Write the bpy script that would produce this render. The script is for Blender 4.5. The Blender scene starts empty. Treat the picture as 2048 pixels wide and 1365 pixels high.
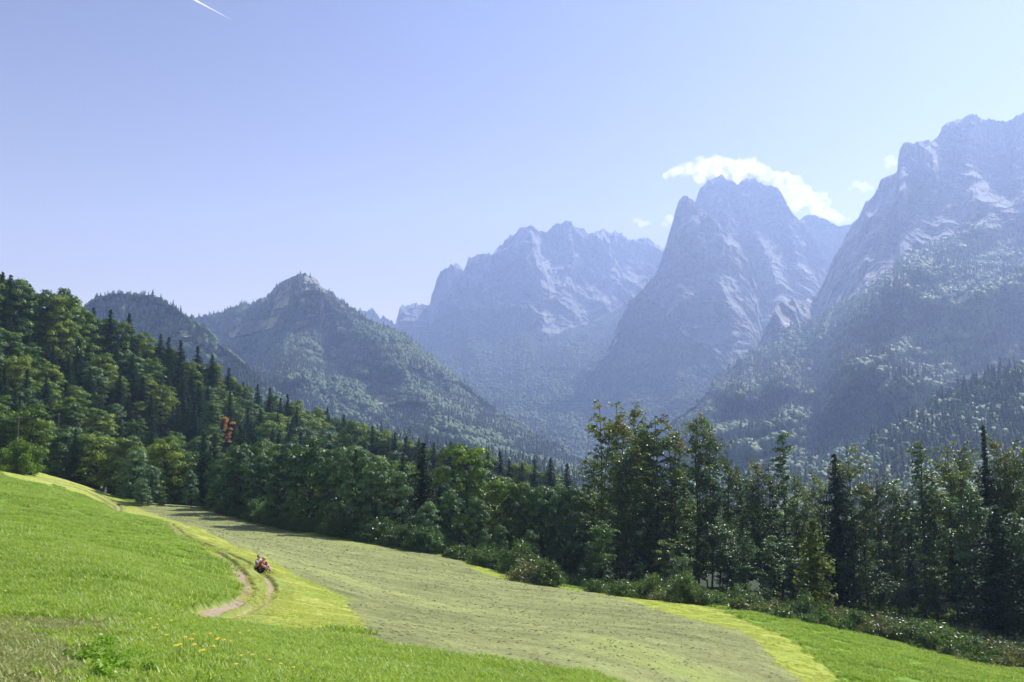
import bpy, bmesh, math, random
import numpy as np
from mathutils import Vector, Matrix, noise as mnoise
R = math.radians
random.seed(7); rng = np.random.default_rng(7)
SC = bpy.context.scene
COL = SC.collection

# ------------------------------------------------------------------ camera, sky, sun, exposure
F = 1820.0; PITCH = R(5.6)
cam = bpy.data.cameras.new("camera"); camo = bpy.data.objects.new("camera", cam); COL.objects.link(camo)
cam.sensor_width = 36; cam.lens = F / 2048 * 36; cam.clip_start = 0.2; cam.clip_end = 60000
camo.location = (0, 0, 0); camo.rotation_euler = (R(90) + PITCH, 0, 0)
SC.camera = camo
SUN_AZ, SUN_EL = R(46), R(46)          # azimuth measured from +Y towards +X
w = bpy.data.worlds.new("World"); SC.world = w; w.use_nodes = True
nt = w.node_tree; nt.nodes.clear()
sky = nt.nodes.new("ShaderNodeTexSky"); sky.sky_type = 'NISHITA'; sky.sun_disc = False
sky.sun_elevation = SUN_EL; sky.sun_rotation = SUN_AZ; sky.altitude = 800
sky.air_density = 1.1; sky.dust_density = 1.2; sky.ozone_density = 3.0
bg = nt.nodes.new("ShaderNodeBackground"); bg.inputs[1].default_value = 0.10
wo = nt.nodes.new("ShaderNodeOutputWorld")
def _vm(op, a, vec):
    x = nt.nodes.new('ShaderNodeVectorMath'); x.operation = op; nt.links.new(a, x.inputs[0]); x.inputs[1].default_value = vec; return x.outputs[0]
gm = nt.nodes.new('ShaderNodeGamma'); gm.inputs[1].default_value = 1.2
nt.links.new(_vm('MULTIPLY', sky.outputs[0], (.25, .25, .25)), gm.inputs[0])
# pale band of thick air low in the sky
tcw = nt.nodes.new('ShaderNodeTexCoord'); sx = nt.nodes.new('ShaderNodeSeparateXYZ'); nt.links.new(tcw.outputs['Generated'], sx.inputs[0])
def _m(op, a, v=0.0, cl=False):
    x = nt.nodes.new('ShaderNodeMath'); x.operation = op; x.use_clamp = cl; nt.links.new(a, x.inputs[0]); x.inputs[1].default_value = v; return x.outputs[0]
band = _m('EXPONENT', _m('MULTIPLY', _m('MAXIMUM', sx.outputs[2], 0.0), -8.0))
bc = nt.nodes.new('ShaderNodeVectorMath'); bc.operation = 'SCALE'; bc.inputs[0].default_value = (16.5, 13.9, 8.4); nt.links.new(band, bc.inputs[3])
ad = nt.nodes.new('ShaderNodeVectorMath'); ad.operation = 'ADD'; nt.links.new(_vm('MULTIPLY', gm.outputs[0], (1.05, .95, 1.42)), ad.inputs[0]); nt.links.new(bc.outputs[0], ad.inputs[1])
nt.links.new(ad.outputs[0], bg.inputs[0]); nt.links.new(bg.outputs[0], wo.inputs[0])
sl = bpy.data.lights.new("sun", 'SUN'); sl.energy = 5.0; sl.angle = R(0.53); sl.color = (1.0, 0.95, 0.87)
so = bpy.data.objects.new("sun", sl); COL.objects.link(so)
sdir = Vector((math.sin(SUN_AZ) * math.cos(SUN_EL), math.cos(SUN_AZ) * math.cos(SUN_EL), math.sin(SUN_EL)))
so.rotation_euler = sdir.to_track_quat('Z', 'Y').to_euler(); so.location = (0, 0, 50)
SC.view_settings.view_transform = 'Standard'; SC.view_settings.look = 'None'
SC.view_settings.exposure = 0.82; SC.view_settings.gamma = 1.0; SC.view_settings.use_curve_mapping = False
SC.render.engine = 'CYCLES'
cy = SC.cycles
cy.max_bounces = 12; cy.diffuse_bounces = 2; cy.glossy_bounces = 2; cy.transmission_bounces = 4
cy.transparent_max_bounces = 8; cy.volume_bounces = 10; cy.use_denoising = True
try: cy.denoiser = 'OPENIMAGEDENOISE'
except Exception: pass
cy.sample_clamp_indirect = 4.0

HAZE_DENSITY = 1.65e-4

# ------------------------------------------------------------------ helpers
def tag(o, label=None, cat=None, group=None, kind=None):
    if label: o['label'] = label
    if cat: o['category'] = cat
    if group: o['group'] = group
    if kind: o['kind'] = kind
    return o
def link(o, parent=None):
    COL.objects.link(o)
    if parent is not None: o.parent = parent
    return o
def empty(name, loc, rz=0.0, s=1.0):
    o = bpy.data.objects.new(name, None); COL.objects.link(o)
    o.location = loc; o.rotation_euler = (0, 0, rz); o.scale = (s, s, s); o.empty_display_size = 0.5
    return o
CP, SP = math.cos(PITCH), math.sin(PITCH)
def ray(px, py):
    """unit-horizontal-distance direction for a pixel (2048 wide frame)"""
    x = (np.asarray(px, float) - 1024) / F; u = (682.5 - np.asarray(py, float)) / F
    dx = x; dy = CP - u * SP; dz = SP + u * CP
    h = np.hypot(dx, dy)
    return dx / h, dy / h, dz / h
def P(px, py, d):
    a, b, c = ray(px, py); return np.stack([a * d, b * d, c * d], -1)
def to_px(x, y, z):
    yc = y * CP + z * SP; zc = -y * SP + z * CP
    return 1024 + F * x / yc, 682.5 - F * zc / yc
def mesh_from(name, V, Fc, mat=None, smooth=False, attrs=None, colors=None):
    """V n x 3, Fc m x k (all faces the same size)"""
    me = bpy.data.meshes.new(name)
    V = np.ascontiguousarray(V, np.float32); Fc = np.ascontiguousarray(Fc, np.int32)
    m, k = Fc.shape
    me.vertices.add(len(V)); me.vertices.foreach_set("co", V.ravel())
    me.loops.add(m * k); me.loops.foreach_set("vertex_index", Fc.ravel())
    me.polygons.add(m); me.polygons.foreach_set("loop_start", np.arange(0, m * k, k, dtype=np.int32))
    try: me.polygons.foreach_set("loop_total", np.full(m, k, np.int32))
    except Exception: pass
    if smooth: me.polygons.foreach_set("use_smooth", np.ones(m, bool))
    for n_, (dom, arr) in (attrs or {}).items():
        a = me.attributes.new(n_, 'FLOAT', dom); a.data.foreach_set("value", np.ascontiguousarray(arr, np.float32).ravel())
    for n_, (dom, arr) in (colors or {}).items():
        a = me.attributes.new(n_, 'FLOAT_COLOR', dom)
        arr = np.concatenate([arr, np.ones((len(arr), 1))], 1) if arr.shape[1] == 3 else arr
        a.data.foreach_set("color", np.ascontiguousarray(arr, np.float32).ravel())
    me.update(calc_edges=True)
    if mat: me.materials.append(mat)
    return me
def lin(r, g, b):
    f = lambda c: (c / 255 / 12.92) if c / 255 <= .04045 else ((c / 255 + .055) / 1.055) ** 2.4
    return np.array([f(r), f(g), f(b)])

# vectorised gradient noise
_perm = np.random.default_rng(3).permutation(256).astype(np.int64); _perm = np.concatenate([_perm, _perm, _perm])
_g = np.random.default_rng(4).normal(size=(256, 3)); _g /= np.linalg.norm(_g, axis=1)[:, None]
def pn(x, y, z):
    xi = np.floor(x).astype(np.int64); yi = np.floor(y).astype(np.int64); zi = np.floor(z).astype(np.int64)
    xf, yf, zf = x - xi, y - yi, z - zi
    u, v, w_ = [t * t * t * (t * (t * 6 - 15) + 10) for t in (xf, yf, zf)]
    xi &= 255; yi &= 255; zi &= 255
    out = 0
    for i in (0, 1):
        for j in (0, 1):
            for k in (0, 1):
                h = _perm[_perm[_perm[xi + i] + yi + j] + zi + k]
                g = _g[h]
                d = g[..., 0] * (xf - i) + g[..., 1] * (yf - j) + g[..., 2] * (zf - k)
                out = out + d * (u if i else 1 - u) * (v if j else 1 - v) * (w_ if k else 1 - w_)
    return out * 1.5
def fbm(x, y, z, o=5, lac=2.03, gain=.5):
    s = 0; a = 1; t = 0
    for i in range(o):
        s = s + a * pn(x + 17.3 * i, y - 9.1 * i, z + 5.7 * i); t += a; a *= gain; x, y, z = x * lac, y * lac, z * lac
    return s / t
def ridged(x, y, z, o=6, lac=2.1, gain=.55):
    s = 0; a = 1; t = 0; w_ = 1
    for i in range(o):
        n = 1 - np.abs(pn(x + 31.7 * i, y + 11.9 * i, z - 3.3 * i)) * 1.7; n = np.clip(n, 0, 1) ** 2
        s = s + a * n * w_; t += a; w_ = np.clip(n * 1.6, 0, 1); a *= gain; x, y, z = x * lac, y * lac, z * lac
    return s / t
def sstep(a, b, x):
    t = np.clip((x - a) / (b - a), 0, 1); return t * t * (3 - 2 * t)
def in_poly(px, py, poly):
    poly = np.asarray(poly, float); c = np.zeros(np.shape(px), bool); j = len(poly) - 1
    for i in range(len(poly)):
        xi, yi = poly[i]; xj, yj = poly[j]
        if yi != yj:
            c ^= ((yi > py) != (yj > py)) & (px < (xj - xi) * (py - yi) / (yj - yi) + xi)
        j = i
    return c
def poly_dist(x, y, pl):
    """distance to polyline, and the parameter along it"""
    best = np.full(np.shape(x), 1e9); side = np.zeros(np.shape(x))
    for (x0, y0), (x1, y1) in zip(pl[:-1], pl[1:]):
        dx, dy = x1 - x0, y1 - y0; L = dx * dx + dy * dy + 1e-12
        t = np.clip(((x - x0) * dx + (y - y0) * dy) / L, 0, 1)
        d = np.hypot(x - x0 - t * dx, y - y0 - t * dy)
        m = d < best; best = np.where(m, d, best); side = np.where(m, np.sign(dx * (y - y0) - dy * (x - x0)), side)
    return best, side

# ------------------------------------------------------------------ node materials
def new_mat(name):
    m = bpy.data.materials.new(name); m.use_nodes = True; n = m.node_tree; n.nodes.clear(); return m, n
class NB:
    def __init__(s, n): s.n = n
    def __call__(s, t, ins=None, **kw):
        x = s.n.nodes.new(t)
        for k, v in kw.items(): setattr(x, k, v)
        for k, v in (ins or {}).items():
            if hasattr(v, 'is_output') or isinstance(v, bpy.types.NodeSocket): s.n.links.new(v, x.inputs[k])
            else: x.inputs[k].default_value = v
        return x
    def noise(s, vec, scale, detail=4, rough=.55):
        x = s('ShaderNodeTexNoise', {'Vector': vec, 'Scale': scale, 'Detail': detail, 'Roughness': rough}); return x.outputs['Fac']
    def ramp(s, fac, stops):
        x = s('ShaderNodeValToRGB', {'Fac': fac}); r = x.color_ramp
        while len(r.elements) < len(stops): r.elements.new(.5)
        for e, (p, c) in zip(r.elements, stops): e.position = p; e.color = (c if not isinstance(c, (int, float)) else (c, c, c)) + ((1,) if not isinstance(c, (int, float)) and len(c) == 3 else ()) if not isinstance(c, (int, float)) else (c, c, c, 1)
        return x.outputs['Color']
    def mix(s, fac, a, b, mode='MIX'):
        x = s('ShaderNodeMix', data_type='RGBA', blend_type=mode)
        for idx, v in ((0, fac), (6, a), (7, b)):
            if isinstance(v, bpy.types.NodeSocket): s.n.links.new(v, x.inputs[idx])
            else: x.inputs[idx].default_value = v if idx == 0 else tuple(v)[:3] + (1,)
        return x.outputs[2]
    def math(s, op, a, b=0.0, clamp=False):
        x = s('ShaderNodeMath', operation=op, use_clamp=clamp)
        for i, v in ((0, a), (1, b)):
            if isinstance(v, bpy.types.NodeSocket): s.n.links.new(v, x.inputs[i])
            else: x.inputs[i].default_value = v
        return x.outputs[0]
    def attr(s, name, typ='GEOMETRY'): return s('ShaderNodeAttribute', attribute_name=name, attribute_type=typ)
    def out(s, sh): o = s('ShaderNodeOutputMaterial'); s.n.links.new(sh, o.inputs[0])

def leaf_mat(name, dark, mid, light, trans=.35, spec=.5, rough=.45, accent=None):
    """foliage: colour by leaf clump ('tint' on each leaf) and by tree"""
    m, n = new_mat(name); b = NB(n)
    t = b.attr('tint').outputs['Fac']; oi = b('ShaderNodeObjectInfo').outputs['Random']
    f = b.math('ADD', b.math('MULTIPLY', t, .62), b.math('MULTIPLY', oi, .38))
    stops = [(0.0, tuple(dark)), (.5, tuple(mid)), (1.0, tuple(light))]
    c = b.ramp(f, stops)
    if accent is not None:
        a = b.attr('accent').outputs['Fac']; c = b.mix(a, c, accent)
    pb = b('ShaderNodeBsdfPrincipled', {'Base Color': c, 'Roughness': rough, 'Specular IOR Level': spec})
    tc = b.mix(1.0, c, (1.0, 1.15, .45), 'MULTIPLY')
    tr = b('ShaderNodeBsdfTranslucent', {'Color': tc})
    mx = b('ShaderNodeMixShader', {0: trans, 1: pb.outputs[0], 2: tr.outputs[0]})
    b.out(mx.outputs[0]); return m
def bark_mat(name, c1, c2):
    m, n = new_mat(name); b = NB(n)
    v = b('ShaderNodeTexCoord').outputs['Object']
    mp = b('ShaderNodeMapping', {'Vector': v, 'Scale': (6, 6, 1.2)})
    nz = b.noise(mp.outputs[0], 1.5, 5)
    pb = b('ShaderNodeBsdfPrincipled', {'Base Color': b.ramp(nz, [(.3, tuple(c1)), (.7, tuple(c2))]), 'Roughness': .9})
    b.out(pb.outputs[0]); return m
def plain_mat(name, c, rough=.8, var=.25, scale=20):
    m, n = new_mat(name); b = NB(n)
    v = b('ShaderNodeTexCoord').outputs['Object']; nz = b.noise(v, scale, 3)
    c = np.array(c, float)
    pb = b('ShaderNodeBsdfPrincipled', {'Base Color': b.ramp(nz, [(.3, tuple(c * (1 - var))), (.7, tuple(np.clip(c * (1 + var), 0, 1)))]), 'Roughness': rough})
    b.out(pb.outputs[0]); return m
G = lambda *c: np.array(c, float)
M_BEECH = leaf_mat('beech_leaves', G(.035, .085, .012), G(.09, .18, .02), G(.28, .38, .04), .27, .3)
M_BEECHY = leaf_mat('pale_beech_leaves', G(.07, .13, .015), G(.16, .25, .025), G(.42, .48, .06), .30, .3)
M_EDGE = leaf_mat('edge_leaves', G(.03, .08, .022), G(.07, .15, .038), G(.20, .32, .09), .20, .4)
M_WILLOW = leaf_mat('willow_leaves', G(.07, .14, .06), G(.13, .23, .10), G(.22, .33, .15), .35)
M_SPRUCE = leaf_mat('spruce_needles', G(.012, .035, .013), G(.024, .06, .02), G(.05, .10, .03), .15, .25, .6)
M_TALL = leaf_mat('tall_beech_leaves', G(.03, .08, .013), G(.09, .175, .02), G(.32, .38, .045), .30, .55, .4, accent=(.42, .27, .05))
M_AUTUMN = leaf_mat('autumn_leaves', G(.42, .17, .04), G(.66, .34, .08), G(.75, .46, .14), .4)
M_GOLD = leaf_mat('gold_needles', G(.05, .09, .012), G(.11, .16, .02), G(.20, .22, .03), .3, .2, .6)
M_BUSH = leaf_mat('bush_leaves', G(.04, .09, .022), G(.10, .17, .04), G(.20, .28, .08), .35, .5, .4)
M_FARLEAF = leaf_mat('far_leaves', G(.03, .075, .02), G(.085, .16, .04), G(.19, .28, .08), .22, .3, .6)
M_BARK = bark_mat('bark', (.035, .028, .022), (.09, .075, .06))
M_BARKP = bark_mat('pale_bark', (.07, .065, .055), (.17, .155, .13))
# ------------------------------------------------------------------ near terrain: heights from surveyed points, in (azimuth, log distance)
CTRL = [  # px, py, distance, height offset
 (0,1365,8,0),(300,1365,9.5,0),(700,1365,15,0),(1024,1365,24,0),(1400,1365,40,0),(1700,1365,55,0),(2048,1365,75,0),
 (-400,1365,7,0),(2500,1365,90,0),(0,1255,16,0),(300,1258,19,0),(0,1150,30,0),(0,1050,60,0),(0,990,95,0),(0,962,135,0),
 (250,1150,33,0),(200,1050,75,0),(150,992,140,0),(250,1036,125,0),(470,1150,52,0),(400,1222,31,0),(400,1252,24,0),(480,1192,41,0),(540,1180,50,0),(515,1135,57,0),
 (700,1245,34,0),(340,1048,108,0),(290,1046,152,0),(240,1022,190,0),(205,986,214,0),(170,971,222,0),(125,956,224,0),(60,941,220,0),(0,928,225,0),(-300,880,225,0),
 (-300,1000,90,0),(-300,1150,28,0),(430,1025,190,0),(330,1008,205,0),(600,1072,150,0),(700,1150,85,0),(800,1100,138,0),(900,1112,135,0),
 (900,1250,50,0),(1000,1140,128,0),(1024,1200,82,0),(1150,1180,108,0),(1240,1185,135,0),(1200,1300,42,0),(1375,1212,96,0),(1500,1290,60,0),
 (1600,1240,98,0),(1700,1220,130,0),(1900,1300,96,0),(1970,1248,128,0),(2048,1345,84,0),(2400,1300,120,0),(2400,1380,80,0),
 (0,545,330,-21),(-300,450,330,-21),(250,650,360,-19),(450,745,380,-17),(600,815,400,-16),(800,882,420,-15),(1000,925,430,-15),(1150,955,430,-14),
 (250,900,285,-16),(100,820,285,-18),
 (1250,1090,300,0),(1700,1160,300,0),(2048,1170,300,0),(2500,1170,300,0),
 (-300,700,700,0),(0,760,700,0),(300,870,700,0),(600,960,700,0),(1000,1040,700,0),(1500,1060,700,0),(2048,1060,700,0),(2500,1060,700,0),
 (-300,860,2500,0),(500,950,2500,0),(1200,955,2500,0),(2048,955,2500,0),
 (-400,1500,3,0),(1024,1900,3,0),(2500,2300,3,0),(1024,1480,14,0)]
def _uv(px, py, d):
    a, b, c = ray(px, py); return np.arctan2(a, b) * 2.2, np.log(d), c
_c = np.array(CTRL, float); _u, _v, _s = _uv(_c[:, 0], _c[:, 1], _c[:, 2]); _s = _s + _c[:, 3] / _c[:, 2]
def _k(r2): return .5 * r2 * np.log(r2 + 1e-12)
_n = len(_c); _A = np.zeros((_n + 3, _n + 3))
_A[:_n, :_n] = _k((_u[:, None] - _u) ** 2 + (_v[:, None] - _v) ** 2) + np.eye(_n) * 2e-3
_A[:_n, _n:] = np.stack([np.ones(_n), _u, _v], 1); _A[_n:, :_n] = _A[:_n, _n:].T
_W = np.linalg.solve(_A, np.concatenate([_s, np.zeros(3)]))
def slope_at(az, d):
    sh = np.shape(az); u = np.ravel(az) * 2.2; v = np.log(np.ravel(d)); out = _W[_n] + _W[_n + 1] * u + _W[_n + 2] * v
    for i in range(_n): out = out + _W[i] * _k((u - _u[i]) ** 2 + (v - _v[i]) ** 2)
    return out.reshape(sh)
def ground_base(x, y):
    x = np.asarray(x, float); y = np.asarray(y, float)
    d = np.maximum(np.hypot(x, y), 1.5); return slope_at(np.arctan2(x, y), d) * d
def hit(px, py, d0=6, d1=260, n=900):
    """first point of the ground that pixel (px,py) looks at, starting at distance d0"""
    a, b, c = ray(px, py); d = np.geomspace(d0, d1, n)
    s = slope_at(np.full(n, math.atan2(a, b)), d) - float(c)
    k = np.where((s[:-1] < 0) & (s[1:] >= 0))[0]
    if len(k) == 0: k = [int(np.argmin(np.abs(s)))]
    dd = d[k[0]]; return np.array([a * dd, b * dd])
PX1 = [(493, 1172), (487, 1188), (465, 1202), (425, 1214), (370, 1227)]
RUT1 = [(485, 1150), (460, 1125), (430, 1101), (380, 1073), (340, 1052)]
RUT2N = [(380, 1240), (440, 1232), (492, 1217), (526, 1200), (542, 1181), (536, 1158), (502, 1131), (450, 1101), (400, 1079), (348, 1052)]
FAR1 = [(232, 1023), (226, 1013), (212, 1005), (190, 992), (150, 976), (80, 958), (0, 938)]
FAR2 = [(244, 1025), (240, 1014), (226, 1003), (200, 990), (155, 972), (80, 954), (0, 935)]
def spline(p, m=8):
    p = np.array(p); q = np.concatenate([[2 * p[0] - p[1]], p, [2 * p[-1] - p[-2]]]); o = []
    for i in range(1, len(q) - 2):
        for t in np.linspace(0, 1, m, endpoint=False):
            o.append(.5 * (2 * q[i] + (q[i + 1] - q[i - 1]) * t + (2 * q[i - 1] - 5 * q[i] + 4 * q[i + 1] - q[i + 2]) * t * t + (3 * q[i] - q[i - 1] - 3 * q[i + 1] + q[i + 2]) * t ** 3))
    o.append(p[-1]); return np.array(o)
near1 = [hit(*p, 20, 125) for p in (PX1[::-1] + RUT1)]
near2 = [hit(*p, 20, 125) for p in RUT2N]
midp = P(300, 1046, 150)[:2]
far1 = [hit(*p, 150, 240) for p in FAR1]; far2 = [hit(*p, 150, 240) for p in FAR2]
R1 = spline(near1 + [midp] + far1); R2 = spline(near2 + [midp + np.array([1.5, .3])] + far2)
HAYPOLY = [(250,1006),(330,1004),(400,1008),(430,1020),(600,1068),(800,1098),(890,1110),(930,1124),(960,1146),(1030,1163),(1080,1169),(1200,1188),(1330,1222),(1480,1262),(1530,1290),(1560,1328),(1612,1368),(1640,1420),
 (1250,1420),(1250,1368),(1150,1347),(1000,1326),(860,1306),(790,1298),(730,1284),(700,1262),(712,1225),(690,1200),(620,1168),(560,1133),(530,1118),(480,1094),(400,1060),(330,1036),(290,1022)]
STRIPR = [(890,1110),(960,1118),(1010,1145),(1060,1166),(1150,1178),(1250,1190),(1350,1208),(1440,1222),(1540,1262),(1600,1292),(1650,1330),(1690,1368),(1760,1440),(1500,1440),(1250,1200),(1000,1190)]
MEADR = [(1010,1145),(1060,1166),(1150,1178),(1250,1190),(1350,1208),(1440,1222),(1540,1262),(1600,1292),(1650,1330),(1690,1368),(1760,1460),(2500,1460),(2500,1460),(2300,1420),(2048,1362),(1980,1345),(1900,1325),(1800,1292),(1700,1268),(1600,1246),(1550,1236),(1450,1215),(1400,1207),(1340,1196),(1250,1184),(1150,1172),(1060,1152)]
STRIPL = [(40,930),(200,980),(290,1022),(330,1036),(400,1060),(480,1094),(530,1118),(560,1133),(620,1168),(690,1200),(712,1225),(700,1262),(640,1268),(560,1262),(480,1250),(400,1240),(330,1225),(400,1215),(478,1185),(470,1145),(420,1108),(330,1052),(240,1035),(200,1003),(120,975),(0,950),(0,925)]
DRYL = [(0,1226),(60,1224),(150,1236),(260,1246),(290,1265),(230,1290),(195,1330),(180,1500),(-600,1500),(-600,1232)]
FORESTEDGE = [(-600,870),(0,922),(90,948),(150,962),(195,984),(250,996),(330,1002),(400,1004),(430,1018),(600,1064),(800,1094),(890,1106),(1010,1125),(1060,1148),(1150,1164),(1340,1190),(1450,1206),(1600,1234),(1800,1275),(1980,1325),(2048,1340),(2300,1400),(2900,1500)]

# polar grid, one sheet from the photographer's feet to the valley
ra = np.concatenate([np.geomspace(2.5, 7, 40, endpoint=False), np.geomspace(7, 245, 1000, endpoint=False), np.geomspace(245, 2600, 150)])
aa = np.concatenate([np.linspace(R(-78), R(-33), 50, endpoint=False), np.linspace(R(-33), R(33), 900, endpoint=False), np.linspace(R(33), R(78), 51)])
AZ, DD = np.meshgrid(aa, ra)
X = np.sin(AZ) * DD; Y = np.cos(AZ) * DD
Z = slope_at(AZ, DD) * DD
pxg, pyg = to_px(X, Y, Z)
front = Y > 1
wn = fbm(X * .09, Y * .09, 0 * X, 3)                       # wobble for region borders
wn2 = fbm(X * .9, Y * .9, 0 * X + 3, 3)
wn3 = fbm(X * 3.1, Y * 3.1, 0 * X + 13, 3)
jx, jy = pxg + (wn * 26 + wn2 * 16 + wn3 * 14) * np.clip(60 / DD, .2, 1.6), pyg + (wn * 7 + wn2 * 6 + wn3 * 5) * np.clip(60 / DD, .2, 1.6)
nearm = (DD < 240) & (np.abs(AZ) < R(60)) & front
far_ok = DD < 240
edge_y = np.interp(pxg, [p[0] for p in FORESTEDGE], [p[1] for p in FORESTEDGE])
forest = (pyg < edge_y + wn * 6) & (DD > 60) | (DD > 245)
hay = in_poly(jx, jy, HAYPOLY) & nearm & ((DD < 235)) & ~((pxg < 340) & (DD < 165)) & ~forest
stripr = in_poly(jx, jy, STRIPR) & nearm & ~hay & (DD > 30) & ~forest
meadr = in_poly(pxg, pyg, MEADR) & nearm & ~hay & ~stripr & ~forest
stripl = in_poly(jx, jy, STRIPL) & nearm & ~hay & (DD > 25) & ~((pxg < 330) & (DD < 165)) & ~forest
dn = fbm(X * .5, Y * .5, 0 * X + 31, 4); dryl = sum(in_poly(jx + 130 * dn + o_, jy + 55 * fbm(X * .6, Y * .6, 0 * X + 41, 4), DRYL) for o_ in (-30, 0, 30)) / 3 * (DD < 40)
rutd = np.full(X.shape, 99.0); rside = np.zeros(X.shape)
sel = (X > -110) & (X < -3) & (Y > 25) & (Y < 235) & (np.abs(AZ) < R(34)); ys, xs = np.where(sel)
d1, s1 = poly_dist(X[ys, xs], Y[ys, xs], R1); d2, s2 = poly_dist(X[ys, xs], Y[ys, xs], R2)
rv = .12 * wn2[ys, xs] + .10 * wn[ys, xs]
q = np.minimum(d1 - .25 - rv, d2 - .12 - rv); rutd[ys, xs] = q
rut = rutd < .0
# ends of the tracks fade out into grass
Z = Z - .22 * np.exp(-(np.maximum(rutd + .03, 0) / .16) ** 2)
midway = np.zeros(X.shape); midway[ys, xs] = (np.minimum(d1, d2) < 1.2)
# relief: soft swells, tussocks, mown edge
Z += fbm(X * .05, Y * .05, 0 * X + 9, 3) * .5 * sstep(20, 80, DD) * np.where(forest, 2.0, 1)
Z += wn2 * .05 * np.clip(DD / 30, .3, 1.5)
Z += fbm(X * 2.6, Y * 2.6, 0 * X, 2) * .035 * (DD < 90)
Z += .13 * meadr
Z += .02 * hay * ridged(X * .8, Y * 2.2, 0 * X, 2)
# surface colours (albedo of each kind of ground cover, plus painted shade on the rut banks)
def region_noise(s, o=4, z=0.0): return fbm(X * s, Y * s, 0 * X + z, o)[..., None]
n1, n2, n3 = region_noise(.06), region_noise(.45, 4, 5), region_noise(3.0, 3, 11)
A_ = lambda *c: np.array(c)
meadow = A_(.14, .26, .022) * (1 + .30 * n1 + .35 * n2 + .45 * n3)
dryish = sstep(-.1, .5, n1 + .6 * n2)
meadow = meadow * (1 - .35 * dryish) + .35 * dryish * A_(.23, .29, .04)
mow = A_(.34, .385, .07) * (1 + .2 * n1 + .3 * n2 + .55 * n3)
mow = mow + (A_(.37, .34, .14) - mow) * sstep(.1, .6, n1 * .7 + n2)
mow = mow + (A_(.20, .31, .04) - mow) * sstep(.05, .5, -n1 - .5 * n2) * .7
swath = (np.sin((X * .35 + Y * .94 + 5 * wn) * 2 * np.pi / 5.5) * .5 + .5)[..., None]
hc = A_(.25, .275, .10) * (.9 + .16 * swath + .4 * n1 + .35 * n2 + .35 * n3)
hc = hc + (A_(.30, .36, .085) - hc) * sstep(.15, .5, n1 + .3 * n2) * .7
dry = A_(.23, .27, .065) * (1 + .3 * n2 + .5 * n3)
dry = dry + (A_(.33, .29, .12) - dry) * sstep(.1, .5, n2)
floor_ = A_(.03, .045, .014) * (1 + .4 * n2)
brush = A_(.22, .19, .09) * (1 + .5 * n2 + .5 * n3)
dirt = A_(.34, .27, .18) * (1 + .15 * n2 + .35 * n3)
C = meadow
pick = lambda m, c: np.where(m[..., None], c, C)
C = pick(meadr, A_(.16, .285, .025) * (1 + .2 * n1 + .3 * n2 + .4 * n3)); C = pick(stripl, mow); C = pick(stripr, A_(.31, .375, .05) * (1 + .2 * n1 + .25 * n2 + .4 * n3))
C = pick(hay, hc)
dk = (dryl * (.75 + .25 * sstep(-.5, .3, n1[..., 0] + n2[..., 0])))[..., None]; C = C + (dry - C) * dk
bright = A_(.23, .36, .035) * (1 + .3 * n3)
bl = (sstep(640, 900, jx) * 0 + sstep(1235, 1275, jy + 0 * jx) * ((jx > 170) | (jy < 1000)) * (DD < 60) * ~hay * ~stripr * ~meadr * (jx < 1300))[..., None]
C = C + (bright - C) * bl * .8
bankedge = (~forest & ((pyg < edge_y + 26 * 95 / np.maximum(DD, 60)) & (pxg > 1200) & (DD > 60) & ~hay & ~stripr & ~meadr))
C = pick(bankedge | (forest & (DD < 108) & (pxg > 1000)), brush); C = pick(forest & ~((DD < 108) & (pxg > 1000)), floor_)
side = (midway > 0) & ~rut & ~forest
C = np.where(side[..., None], C * .55 + .45 * A_(.17, .22, .05), C)
C = pick(rut & ~forest, dirt)
bank_shade = (np.exp(-((rutd - .16) / .10) ** 2) * (rutd < 5))[..., None]; C = C * (1 - .25 * bank_shade)  # shade of the rut banks darkened into the ground colour
C = np.clip(C, .004, .9)
nr, nc = X.shape
idx = np.arange(nr * nc).reshape(nr, nc)
quads = np.stack([idx[:-1, :-1], idx[:-1, 1:], idx[1:, 1:], idx[1:, :-1]], -1).reshape(-1, 4)
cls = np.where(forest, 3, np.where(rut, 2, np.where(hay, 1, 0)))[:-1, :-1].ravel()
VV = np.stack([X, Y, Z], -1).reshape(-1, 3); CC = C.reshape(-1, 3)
def ground_mat(name, bump=.4, fine=14.0, amp=.35, spec=.15):
    m, n = new_mat(name); b = NB(n)
    col = b.attr('Col').outputs['Color']; pos = b('ShaderNodeNewGeometry').outputs['Position']
    nz = b.noise(pos, fine, 5, .7); nz2 = b.noise(pos, fine * .22, 4, .65)
    k = b.math('ADD', b.math('MULTIPLY', nz, amp * 2), b.math('MULTIPLY', nz2, amp * 1.4))
    k = b.math('ADD', k, 1 - amp * 1.7)
    comb = b('ShaderNodeCombineColor', {0: k, 1: k, 2: k}).outputs[0]
    c = b.mix(1.0, col, comb, 'MULTIPLY')
    bp = b('ShaderNodeBump', {'Height': b.math('ADD', nz, nz2), 'Strength': bump, 'Distance': .12})
    pb = b('ShaderNodeBsdfPrincipled', {'Base Color': c, 'Roughness': .85, 'Specular IOR Level': spec, 'Normal': bp.outputs[0]})
    b.out(pb.outputs[0]); return m
GM = {0: ('meadow', ground_mat('meadow_grass', .5, 9, .5), 'sloping green meadow with mown yellow verges', 'meadow'),
      1: ('hay_field', ground_mat('cut_hay', .9, 7, .55), 'pale mown hay field drying in the sun', 'field'),
      2: ('dirt_path', ground_mat('path_dirt', .5, 12, .3), 'two wheel ruts of pale dirt curving down the meadow', 'path'),
      3: ('forest_ground', ground_mat('forest_floor', .6, 6, .5), 'dark ground below the trees and brown brush bank', 'ground')}
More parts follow.
